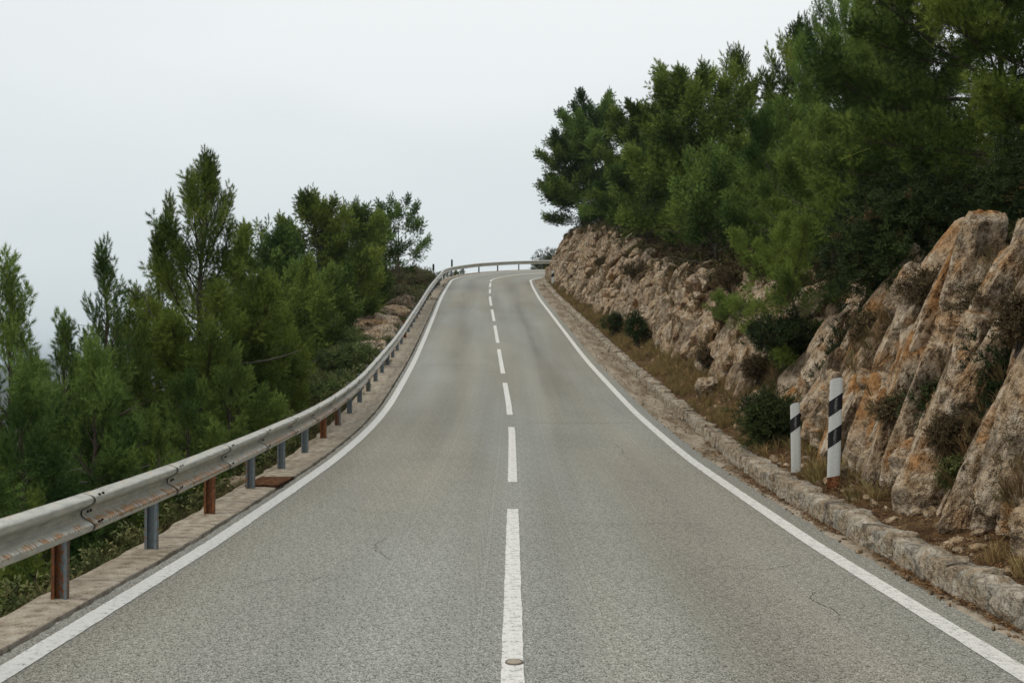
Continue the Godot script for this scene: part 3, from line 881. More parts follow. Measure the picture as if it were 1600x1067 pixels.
# kind: young (narrow, upturned shoots), round (old, domed crown), open (see-through, bare trunk below), hanging (low, leaning out)
func pine(x: float, d: float, top: float, width: float, kind: String, seed_: int, label: String, lean := Vector2.ZERO, dense := 1.0, tint := 0.0, called := "pine_tree") -> Node3D:
	rng.seed = seed_ * 131 + 7
	var gy := ground_at(x - lean.x, d - lean.y) - 0.08
	var h := top - gy - (0.55 if d > 34 else 0.25) * clampf((top - gy) / 4.0, 0.0, 1.0)
	var root := thing(called, label, "tree", Vector3(x - lean.x, gy, -(d - lean.y)))
	var R := width * 0.5
	var hue := rr(-0.15, 0.42)
	var far := d > 34
	var cb: float = {"young": 0.03, "round": 0.18, "full": 0.04, "open": 0.20, "hanging": 0.05}[kind]
	var e0: float = {"young": 0.2, "round": 0.0, "full": -0.1, "open": 0.05, "hanging": -0.7}[kind]
	var e1: float = {"young": 1.1, "round": 0.95, "full": 0.95, "open": 0.9, "hanging": 0.8}[kind]
	var curl: float = {"young": 0.09, "round": 0.06, "full": 0.05, "open": 0.04, "hanging": 0.13}[kind]
	var wood := Build.new()
	var limbs := Build.new()
	# trunk
	var tp := []; var tr := []
	var r0 := 0.013 * h + 0.018
	for i in 13:
		var t := i / 12.0
		tp.append(Vector3(lean.x * pow(t, 1.25) + 0.05 * h * 0.3 * nf.get_noise_2d(seed_ * 50, t * 30), h * 0.97 * t, -lean.y * pow(t, 1.25) + 0.05 * h * 0.3 * nf.get_noise_2d(seed_ * 50 + 99, t * 30)))
		tr.append(maxf(r0 * (1.0 - 0.93 * t) * (1.25 if i == 0 else 1.0), 0.008))
	wood.tube(tp, tr, 7, Color(0.20, 0.165, 0.135) if lean.length() < 1.45 else Color(0.42, 0.38, 0.34))
	part(root, "trunk", wood.mesh(), M.bark)
	var xs := []; var cs := []
	var ss := 0.50 if not far else 0.82
	if kind == "young" and not far: ss = 0.46
	ss *= clampf(h / 3.5, 0.45, 1.0)
	var nb := int((h * (1 - cb)) / (0.12 if not far else 0.21) * (0.8 if kind == "open" else 1.0))
	nb = clampi(nb, 14, 96)
	for i in nb:
		var t := (i + rng.randf()) / nb
		var y := cb + (1.0 - cb) * t * 0.985
		var prof := 0.0
		if kind == "round" or kind == "full": prof = sqrt(maxf(0.02, 1.0 - pow((t - 0.40) / 0.62, 2.0)))
		elif kind == "open": prof = 0.25 + 0.75 * pow(1.0 - t, 0.65) * smoothstep(-0.1, 0.35, t)
		elif kind == "hanging": prof = pow(1.0 - t, 0.4)
		else: prof = pow(1.0 - t, 0.72) * (0.75 + 0.25 * smoothstep(0.0, 0.25, t)) + 0.05
		var L := maxf(R * prof * (rr(0.82, 1.05) if kind == "full" else rr(0.66, 1.18)), 0.14)
		var az := i * 2.39996 + rr(-0.5, 0.5)
		var el := lerpf(e0, e1, pow(t, 1.3)) + rr(-0.2, 0.2)
		var k := y * 12.0
		var ki := mini(int(k), 11)
		var p: Vector3 = (tp[ki] as Vector3).lerp(tp[ki + 1], k - ki)
		var pts := [p]; var rad := [maxf(0.006, r0 * 0.34 * (1.0 - 0.7 * t))]
		var seg := 6
		var step := L * 1.1 / seg
		var dirs := []
		for j in seg:
			el += curl * rr(0.5, 1.5)
			az += rr(-0.16, 0.16)
			var dir := Vector3(cos(az) * cos(el), sin(el), sin(az) * cos(el))
			dirs.append(dir)
			p += dir * step
			pts.append(p); rad.append(rad[0] * (1.0 - 0.8 * (j + 1) / seg))
		limbs.tube(pts, rad, 4, Color(0.17, 0.145, 0.12))
		# sprigs along both sides of the branch, more of them towards its end
		var nt := int(clampf(L / (ss * 0.085), 4, 48) * dense * {"open": 0.65, "full": 1.8, "hanging": 1.6}.get(kind, 1.3))
		var upr := smoothstep(0.30, 0.75, t) * 0.9 if kind == "young" else 0.15
		if kind == "young": nt = maxi(3, int(nt * lerpf(1.15, 0.55, smoothstep(0.30, 0.75, t))))
		for m in nt:
			var u := lerpf(0.12 if kind != "open" else 0.35, 1.0, pow((m + rng.randf()) / nt, 0.8))
			var ui := mini(int(u * seg), seg - 1)
			var q: Vector3 = (pts[ui] as Vector3).lerp(pts[ui + 1], u * seg - ui)
			var bd: Vector3 = dirs[ui]
			var sd := bd.cross(Vector3.UP).normalized() * (1.0 if m % 2 else -1.0)
			var td := (bd * rr(0.5, 1.1) + sd * rr(0.2, 1.0) * (1.1 - 0.6 * u) + Vector3.UP * rr(-0.1, 0.75) + rand_dir() * 0.4).normalized()
			if kind == "hanging" and rng.randf() < 0.4: td = (td + Vector3(0, -0.4, 0)).normalized()
			var reach := L * 0.26 * (1.15 - u) * rr(0.3, 1.3)
			var e := q + td * reach
			if reach > 0.1 and m % 2 == 0: limbs.tube([q, e], [0.006 if not far else 0.010, 0.004], 3, Color(0.16, 0.135, 0.11))
			var sc := ss * rr(0.7, 1.2)
			if rng.randf() < upr or (u > 0.75 and rng.randf() < 0.4):       # upright candles at the ends
				xs.append(Transform3D(frame((bd * 0.5 + Vector3.UP * rr(0.6, 1.1) + rand_dir() * 0.3).normalized(), Vector3(0.62, 1.1, 0.62) * sc, rr(0, TAU)), e))
			else:
				xs.append(Transform3D(frame((td + Vector3.UP * rr(0.0, 0.5)).normalized(), Vector3(sc, sc, sc), rr(0, TAU)), e))
			cs.append(needle_color(e + root.position, tint, hue))
	# dead lower limbs, bare and grey, reaching out through the foliage
	if d < 40 and h > 3.0:
		for i in 12:
			var t := rr(0.08, 0.55)
			var k := t * 12.0
			var ki := mini(int(k), 11)
			var p: Vector3 = (tp[ki] as Vector3).lerp(tp[ki + 1], k - ki)
			var az := rr(0, TAU); var el := rr(-0.25, 0.45)
			var L := R * rr(0.7, 0.95)
			var pts := [p]; var rad := [maxf(0.008, r0 * 0.28)]
			for j in 6:
				el += rr(-0.05, 0.2); az += rr(-0.25, 0.25)
				p += Vector3(cos(az) * cos(el), sin(el), sin(az) * cos(el)) * L / 6.0
				pts.append(p); rad.append(rad[0] * (1.0 - 0.72 * (j + 1) / 6.0))
				if j > 1:
					var side := Vector3(cos(az + rr(-1.2, 1.2)), rr(-0.2, 0.6), sin(az + rr(-1.2, 1.2))).normalized() * rr(0.15, 0.4)
					limbs.tube([p, p + side * 0.6, p + side + Vector3(0, 0.05, 0)], [0.006, 0.005, 0.003], 3, Color(0.30, 0.27, 0.24))
			limbs.tube(pts, rad, 4, Color(0.31, 0.28, 0.25))
	# leading shoots at the top
	for i in 5:
		var t := 0.86 + 0.028 * i
		var ki := mini(int(t * 12), 11)
		var pos: Vector3 = (tp[ki] as Vector3).lerp(tp[ki + 1], t * 12 - ki)
		for w in 2:
			var sc := ss * rr(0.6, 0.9)
			xs.append(Transform3D(frame(Vector3.UP + rand_dir() * 0.45, Vector3(sc, sc, sc), rr(0, TAU)), pos)); cs.append(needle_color(pos + root.position, tint, hue))
	for w in 2:
		xs.append(Transform3D(frame(Vector3.UP + rand_dir() * 0.1, Vector3(0.5, 1.0, 0.5) * ss * 1.2, rr(0, TAU)), tp[11])); cs.append(needle_color(tp[12] + root.position, tint, hue))
	part(root, "branches", limbs.mesh(), M.bark)
	scatter(root, "crown", M.shoot_far if far else M.shoot_near, M.needle, xs, cs)
	M.count += xs.size()
	return root
func needle_color(p: Vector3, tint: float, hue := 0.0) -> Color:
	var a := clampf(0.5 + 1.3 * nz.get_noise_3d(p.x * 14, p.y * 14, p.z * 14) + rr(-0.45, 0.45) + tint, 0, 1)
	return Color(0.050, 0.096, 0.026).lerp(Color(0.225, 0.325, 0.080), a) * Color(1.0 + 0.35 * hue, 1.0, 1.0 - 0.45 * hue)

func shrub(x: float, d: float, base: float, w: float, h: float, seed_: int, label: String, leaf := "leaf", c0 := Color(0.030, 0.048, 0.018), c1 := Color(0.075, 0.10, 0.035), dense := 1.0, called := "shrub", group := "") -> Node3D:
	rng.seed = seed_ * 57 + 3
	var root := thing(called, label, "shrub", Vector3(x, base, -d), 0.0, group)
	var far := d > 24
	var size := clampf(0.15 + 0.0045 * d, 0.16, 0.50)
	var lobes := []
	for k in 9 if w > 0.7 else 5:
		var a := rr(0, TAU); var q := sqrt(rng.randf()) * 0.55
		lobes.append([Vector3(cos(a) * q * w * 0.5, h * rr(0.32, 0.66), sin(a) * q * w * 0.5), rr(0.30, 0.5) * w, rr(0.26, 0.38) * h])
	lobes.append([Vector3(0, h * 0.45, 0), w * 0.42, h * 0.42])
	var wood := Build.new()
	for k in 7:
		var l: Array = lobes[k % lobes.size()]
		var e: Vector3 = l[0] + rand_dir() * 0.2 * w
		wood.tube([Vector3(rr(-0.05, 0.05), -0.1, rr(-0.05, 0.05)), Vector3(e.x * 0.4, e.y * 0.5, e.z * 0.4), e], [0.012 + 0.012 * h, 0.008 + 0.007 * h, 0.004], 4, Color(0.16, 0.14, 0.12))
	part(root, "stem", wood.mesh(), M.bark)
	var area := 3.0 * w * h + 2.0 * w * w
	var n := int(area / (size * size) * 3.6 * dense)
	n = clampi(n, 120, 7500)
	var xs := []; var cs := []
	while xs.size() < n:
		var l: Array = lobes[rng.randi() % lobes.size()]
		var dv := rand_dir()
		var rad := (rr(0.55, 1.03) if rng.randf() < 0.90 else rr(1.0, 1.3)) * (1.0 + 0.22 * nf.get_noise_3dv(dv * 9 + Vector3(seed_ * 9, 0, 0)))
		var p: Vector3 = l[0] + Vector3(dv.x * l[1], dv.y * l[2], dv.z * l[1]) * rad
		if p.y < -0.02 * h: continue
		var dir := (dv + Vector3.UP * 0.45 + rand_dir() * 0.5).normalized()
		var sc := size * rr(0.75, 1.3)
		xs.append(Transform3D(frame(dir, Vector3.ONE * sc, rr(0, TAU)), p - dir * sc * 0.5))
		cs.append(c0.lerp(c1, clampf(rr(0, 0.8) + 0.8 * nz.get_noise_3dv((p + root.position) * 18), 0, 1)) if rng.randf() < 0.975 else Color(0.13, 0.085, 0.045))
	scatter(root, "foliage", M[leaf], M.leaf, xs, cs)
	M.count += n
	return root

func on_cliff(s: float, t: float) -> Vector3: return cliff(s, t)
func make_grass() -> void:
	# dry grass on the bank, on ledges of the rock and along the far edge of the verge
	rng.seed = 1201
	var xs := []; var cs := []
	for k in 11000:
		var s := 4.0 + pow(rng.randf(), 1.5) * 82.0
		var kb := lut(T_KB, s) + 0.30; var cb := lut(T_CB, s) + 0.25
		var t := rng.randf()
		var o := lerpf(kb, cb, t)
		var thick := nz.get_noise_2d(s * 9, o * 14 + 500) + (0.30 if s > 12.5 else -0.22) + 0.25 * t
		if thick < rr(-0.1, 0.35): continue
		if o < 4.15 and (absf(s - 12.2) < 0.45 or absf(s - 13.8) < 0.35): continue
		var y := lerpf(0.205, lut(T_BF, s) + 0.22, pow(clampf((o - kb + 0.13) / (cb + 0.2 - kb + 0.13), 0, 1), 1.3))
		var sc := rr(0.16, 0.36)
		xs.append(Transform3D(frame(Vector3.UP + rand_dir() * 0.2 + Vector3(-0.25, 0, 0), Vector3(sc, sc * rr(0.7, 1.2), sc), rr(0, TAU)), V(s, o, y - 0.01)))
		cs.append(Color(0.36, 0.26, 0.125).lerp(Color(0.24, 0.21, 0.085), rng.randf()) * rr(0.6, 1.15))
	for k in 9000:
		var s := 4.5 + pow(rng.randf(), 1.4) * 84.0
		var t := rr(0.05, 1.04)
		if nz.get_noise_2d(s * 11, t * 30) + 0.3 * t < rr(0.08, 0.4): continue
		var fr := cliff_frame(s, minf(t, 1.0))
		var p := cliff(s, minf(t, 1.0)) + fr.z * rr(0.05, 0.34)
		var sc := rr(0.14, 0.34)
		xs.append(Transform3D(frame(Vector3.UP + fr.z * 0.5 + rand_dir() * 0.35, Vector3(sc, sc, sc), rr(0, TAU)), p))
		cs.append(Color(0.26, 0.175, 0.09).lerp(Color(0.16, 0.14, 0.065), rng.randf()) * rr(0.6, 1.15))
	for k in 3600:
		var s := 3.0 + pow(rng.randf(), 1.35) * 76.0
		var o := -(lut(T_PO, s) + 0.30 + pow(rng.randf(), 1.6) * 3.4)
		var sc := rr(0.14, 0.40)
		xs.append(Transform3D(frame(Vector3.UP + rand_dir() * 0.3, Vector3(sc, sc, sc), rr(0, TAU)), Vector3(P(s, o).x, H(P(s, o).y) + left_y(s, o), -P(s, o).y)))
		cs.append(Color(0.26, 0.21, 0.11).lerp(Color(0.085, 0.11, 0.035), rng.randf()) * rr(0.6, 1.1))
	var g := scatter(self, "dry_grass", grass_mesh(26, 4), M.dry, xs, cs)
	g.set_meta("label", "dry tufted grass on the bank, the rock ledges and behind the guardrail")
	# low undergrowth on the slope beyond the rail and along the top of the rock
	xs = []; cs = []
	for k in 15000:
		var s := 2.0 + pow(rng.randf(), 1.25) * 80.0
		var a := pow(rng.randf(), 1.3) * 9.0
		var o := -(lut(T_PO, s) + 0.45 + a)
		if nz.get_noise_2d(s * 12 + 90, o * 16) < rr(-0.35, 0.15): continue
		var p := P(s, o)
		var sc := rr(0.16, 0.34) * (1.0 + s * 0.008)
		xs.append(Transform3D(frame(Vector3.UP + rand_dir() * 0.7, Vector3.ONE * sc, rr(0, TAU)), Vector3(p.x, H(p.y) + left_y(s, o) + rr(-0.03, 0.30), -p.y)))
		cs.append(Color(0.075, 0.105, 0.036).lerp(Color(0.24, 0.225, 0.10), rng.randf() * rng.randf()))
	for k in 13000:
		var s := 4.0 + pow(rng.randf(), 1.2) * 84.0
		var e := -0.3 + pow(rng.randf(), 1.5) * 12.0
		var o := lut(T_CB, s) + lut(T_CL, s) + e
		if s > SB - 4 and o > 7.2: continue
		if nz.get_noise_2d(s * 12, e * 16 + 40) < rr(-0.3, 0.3): continue
		var p := P(s, o)
		var sc := rr(0.16, 0.36) * (1.0 + s * 0.008)
		xs.append(Transform3D(frame(Vector3.UP + rand_dir() * 0.7, Vector3.ONE * sc, rr(0, TAU)), Vector3(p.x, ground_at(p.x, p.y) + rr(-0.05, 0.30), -p.y)))
		cs.append(Color(0.045, 0.055, 0.02).lerp(Color(0.12, 0.10, 0.045), rng.randf()))
	var u := scatter(self, "undergrowth", M.leaf_twig, M.leaf, xs, cs)
	u.set_meta("label", "low leafy undergrowth covering the slopes under the pines")
	# fallen leaves and pine litter in the gutter and on the bank, small stones
	xs = []; cs = []
	var lb := Build.new()
	for k in 5:
		var a := k * 1.3; var p := Vector3(cos(a) * 0.5, 0.04 * k, sin(a) * 0.5)
		var i := lb.put(p); lb.put(p + Vector3(cos(a * 2.1), 0.25, sin(a * 2.1)) * 0.5); lb.put(p + Vector3(cos(a * 2.1 + 0.5), 0.05, sin(a * 2.1 + 0.5)) * 0.9); lb.put(p + Vector3(cos(a * 2.1 + 0.9), 0.2, sin(a * 2.1 + 0.9)) * 0.5)
		lb.tri(i, i + 1, i + 2); lb.tri(i, i + 2, i + 3)
	for k in 26000:
		var s := 3.5 + pow(rng.randf(), 1.7) * 70.0
		var kb := lut(T_KB, s)
		var o := 0.0; var y := 0.0
		if rng.randf() < 0.45:
			var t := pow(rng.randf(), 0.6)
			o = lerpf(3.27, kb + 0.02, t)
			if nz.get_noise_2d(s * 18, o * 40) + 0.5 * t < rr(0.0, 0.5): continue
			y = 0.022
		else:
			var cb := lut(T_CB, s) + 0.45
			var t := rng.randf()
			o = lerpf(kb + 0.2, cb, t)
			y = lerpf(0.21, lut(T_BF, s) + 0.22, pow(t, 1.3)) + 0.012 + 0.05 * nf.get_noise_2d(s * 9, o * 12) * smoothstep(0, 0.2, t)
		var sc := rr(0.012, 0.035)
		xs.append(Transform3D(frame(Vector3.UP + rand_dir() * 0.5, Vector3.ONE * sc, rr(0, TAU)), V(s, o, y)))
		cs.append(Color(0.17, 0.085, 0.035).lerp(Color(0.28, 0.19, 0.10), rng.randf()) * rr(0.45, 1.1))
	var lf := scatter(self, "fallen_leaves", lb.mesh(false), M.litter, xs, cs)
	lf.set_meta("label", "brown leaf and needle litter along the gutter and bank")
	xs = []; cs = []
	for k in 1500:
		var s := 4.0 + pow(rng.randf(), 1.6) * 50.0
		var kb := lut(T_KB, s); var cb := lut(T_CB, s) + 0.4
		var t := rng.randf()
		var o := lerpf(kb + 0.22, cb, t)
		var y := lerpf(0.21, lut(T_BF, s) + 0.22, pow(t, 1.3)) + 0.05 * nf.get_noise_2d(s * 9, o * 12) * smoothstep(0, 0.2, t)
		var gut := rng.randf() < 0.3
		if gut: o = rr(3.27, kb); y = 0.012
		var sc := pow(rng.randf(), 3.0) * (0.03 if gut else 0.13) + 0.018
		xs.append(Transform3D(Basis(rand_dir(), rr(0, TAU)) * Basis.from_scale(Vector3(sc, sc * 0.6, sc * 1.3)), V(s, o, y)))
		cs.append(Color(1.0, 0.95, 0.88) * rr(0.55, 1.15))
	var pb := scatter(self, "gravel", make_rock(2, 401, 8.0, 0.08, 0.5, -0.4), M.rock, xs, cs)
	pb.set_meta("label", "scattered pale limestone chips on the earth bank")

# ------------------------------------------------------------------ roadside things
func marker(at: Vector3, h: float, w: float, bands: Array, foot: bool, turn: float, tilt: float, label: String, called := "delineator_post", scribble := true) -> void:
	var root := thing(called, label, "marker post", at, turn, "")
	root.rotation.z = tilt
	# a hollow-backed plastic blade with rounded, slanting top; bands slope the same way
	var n := 9
	var white := Color(0.60, 0.64, 0.645)
	var seg := func(y0: float, y1: float, slope: float, slope1: float, out: float, col: Color, cap: bool) -> ArrayMesh:
		var b := Build.new()
		var rowset := []
		for r in 2:
			var ids := []
			for k in n:
				var t := k / float(n - 1) * 2.0 - 1.0
				var z := (0.014 + out) * (1.0 - t * t * t * t)
				var yy := (y0 + slope * t) if r == 0 else (y1 + slope1 * t - (0.025 * t * t * t * t if cap else 0.0))
				ids.append([b.put(Vector3(t * (w * 0.5 + out), yy, z), col), b.put(Vector3(t * (w * 0.5 + out), yy, z * 0.6 - 0.012), col)])
			rowset.append(ids)
		for k in n - 1:
			var a: Array = rowset[0][k]; var a2: Array = rowset[0][k + 1]; var c: Array = rowset[1][k]; var c2: Array = rowset[1][k + 1]
			b.quad(a[0], c[0], c2[0], a2[0]); b.quad(a[1], a2[1], c2[1], c[1])
			b.quad(c[0], c[1], c2[1], c2[0]); b.quad(a[0], a2[0], a2[1], a[1])
		b.quad(rowset[0][0][0], rowset[0][0][1], rowset[1][0][1], rowset[1][0][0])
		b.quad(rowset[0][n - 1][0], rowset[1][n - 1][0], rowset[1][n - 1][1], rowset[0][n - 1][1])
		return b.mesh(false)
	var sl := w * 0.13
	var y := -0.15
	if foot:
		part(root, "rusted_foot", seg.call(-0.15, h * 0.115, 0.0, sl, 0.0, Color(0.26, 0.12, 0.06), false), M.rock)
		y = h * 0.115
	part(root, "blade", seg.call(y, h, sl if foot else 0.0, sl, 0.0, white, true), M.plastic)
	for q in bands:
		var y0: float = q[0]; var y1: float = q[1]
		var bs := w * 0.40
		part(root, "black_band", seg.call(y0, y1, bs, bs, 0.002, Color(0.016, 0.018, 0.02), false), M.plastic)
		if not scribble: continue
		# grey reflector markings, written up the band
		var b := Build.new()
		var mid := (y0 + y1) / 2.0; var hh := (y1 - y0) * 0.36
		for st in [[[-0.22, -1.0], [0.05, -1.05], [0.2, -0.8], [0.05, -0.6], [-0.2, -0.62], [-0.25, -0.42], [0.1, -0.35], [0.25, -0.5]], [[-0.2, -0.2], [0.15, -0.25], [0.24, 0.0], [0.0, 0.12], [-0.22, 0.0], [-0.18, -0.2]], [[-0.22, 0.25], [0.2, 0.2], [0.24, 0.42], [-0.1, 0.5], [-0.24, 0.66], [0.1, 0.72], [0.3, 0.95], [0.05, 1.05], [-0.05, 0.85]]]:
			var pts := []; var rad := []
			for e in st:
				var t: float = e[0] * 0.9 + 0.03
				pts.append(Vector3(t * w * 0.5, mid + float(e[1]) * hh + bs * t, 0.0165 * (1.0 - pow(t, 4.0))))
				rad.append(0.0032)
			b.tube(pts, rad, 4, Color(0.22, 0.235, 0.235))
		part(root, "reflector_lettering", b.mesh(), M.plain)
func make_small_things() -> void:
	marker(V(12.35, 3.86, 0.24), 1.34, 0.15, [[0.92, 1.11], [0.54, 0.73]], true, -0.26, -0.035, "tall white delineator post with two slanting black bands and rusted foot")
	marker(V(13.95, 3.86, 0.22), 0.96, 0.13, [[0.60, 0.78]], false, -0.24, 0.01, "short white delineator post with a single slanting black band, near the tall one")
	marker(V(69.5, 4.28, 0.24), 1.05, 0.17, [[0.62, 0.86]], false, -0.05, 0.0, "small far delineator post standing against the rock just before the bend", "delineator_post", false)
	for q in [[78.3, -4.55, 1.32, 0.13, "squat dark-topped marker post behind the guardrail where it starts to bend"], [80.5, -4.2, 1.45, 0.12, "slim dark-topped marker post furthest along behind the bending guardrail"]]:
		var p := V(q[0], q[1], left_y(q[0], q[1]))
		var root := thing("marker_post", q[4], "marker post", p, 0.2, "marker posts at the bend")
		var b := Build.new()
		var w: float = q[3]; var h: float = q[2]
		b.tube([Vector3(0, -0.1, 0), Vector3(0, h * 0.62, 0)], [w * 0.5, w * 0.48], 8, Color(0.52, 0.53, 0.52))
		part(root, "stem", b.mesh(), M.plain)
		b = Build.new()
		b.tube([Vector3(0, h * 0.60, 0), Vector3(0, h * 0.66, 0), Vector3(0, h * 0.94, 0), Vector3(0, h, 0), Vector3(0, h + 0.004, 0)], [w * 0.52, w * 0.62, w * 0.62, w * 0.45, 0.002], 8, Color(0.035, 0.04, 0.04))
		part(root, "head", b.mesh(), M.plain)
	# drain cover by the fourth post
	var g := thing("drain_grate", "rust-red ribbed drain grating set in the concrete verge beside a guardrail post", "drain", V(14.55, -3.44, 0.030), yaw_at(14.3))
	var b := Build.new()
	b.box(Vector3(-0.23, -0.03, -0.50), Vector3(0.23, 0.004, 0.50), Color(0.10, 0.05, 0.03))
	part(g, "tray", b.mesh(false), M.rock)
	for k in 12:
		b = Build.new()
		b.box(Vector3(-0.21, 0.004, -0.024), Vector3(0.21, 0.013, 0.024), Color(0.25, 0.135, 0.075))
		part(g, "bar", b.mesh(false), M.rock, Transform3D(Basis(), Vector3(0, 0, -0.45 + 0.082 * k)))
	for sx in [-1, 1]:
		b = Build.new()
		b.box(Vector3(-0.012, 0.004, -0.50), Vector3(0.012, 0.016, 0.50), Color(0.22, 0.12, 0.07))
		part(g, "side_bar", b.mesh(false), M.rock, Transform3D(Basis(), Vector3(0.222 * sx, 0, 0)))
	# stud on the centre line
	var st := thing("road_stud", "round tan metal survey stud set in the centre line", "stud", V(6.25, 0.01, 0.006))
	b = Build.new()
	b.tube([Vector3(0, 0, 0), Vector3(0, 0.006, 0), Vector3(0, 0.010, 0), Vector3(0, 0.0105, 0)], [0.048, 0.047, 0.038, 0.001], 20, Color(0.33, 0.29, 0.23))
	part(st, "disc", b.mesh(), M.plain)
	b = Build.new()
	b.tube([Vector3(0, 0, 0), Vector3(0, 0.007, 0), Vector3(0, 0.0075, 0)], [0.057, 0.054, 0.050], 20, Color(0.13, 0.12, 0.10))
	part(st, "rim", b.mesh(), M.plain)
	# boulders lying loose
	var lib := []
	for k in 4: lib.append(make_rock(3, 301 + k, 26.0, 0.07, 0.5, -0.08, 1.0, 0.13))
	rng.seed = 88
	var spots := [[15.8, -4.25, 0.55, "pale rounded boulder just behind the guardrail near the drain grating"], [17.6, -4.5, 0.4, "small pale boulder on the slope edge past the drain grating"], [42, -5.0, 1.7, "pale rock outcrop at the foot of the bushes behind the guardrail"], [46, -5.1, 1.9, "broad pale rock ledge behind the guardrail halfway up the climb"],
		[50, -5.2, 2.0, "higher pale rock ledge behind the guardrail below the dark bushes"], [38, -4.8, 1.3, "low tan rock behind the guardrail where the climb steepens"], [55, -5.1, 1.8, "tan rock ledge behind the guardrail near the top of the climb"], [12.9, 4.25, 0.34, "pale round boulder on the bank just behind the two delineator posts"], [24.5, 4.75, 0.5, "pale boulder resting in dry grass on the bank above the kerb"], [19.3, 4.75, 0.75, "domed grey boulder half sunk in the dry grass bank"]]
	for q in spots:
		var o: float = q[1]
		var p := P(q[0], o)
		var y := H(p.y) + (left_y(q[0], o) if o < 0 else lerpf(0.2, lut(T_BF, q[0]), 0.6))
		var w: float = q[2]
		var m := part(self, "boulder", lib[rng.randi() % 4], M.rock, Transform3D(Basis(Vector3.UP, rr(0, TAU)) * Basis(Vector3.RIGHT, rr(-0.3, 0.3)) * Basis.from_scale(Vector3(w, w * 0.8, w * 1.15)), Vector3(p.x, y + w * 0.12, -p.y)))
		tag(m, q[3], "rock", "loose boulders by the road")

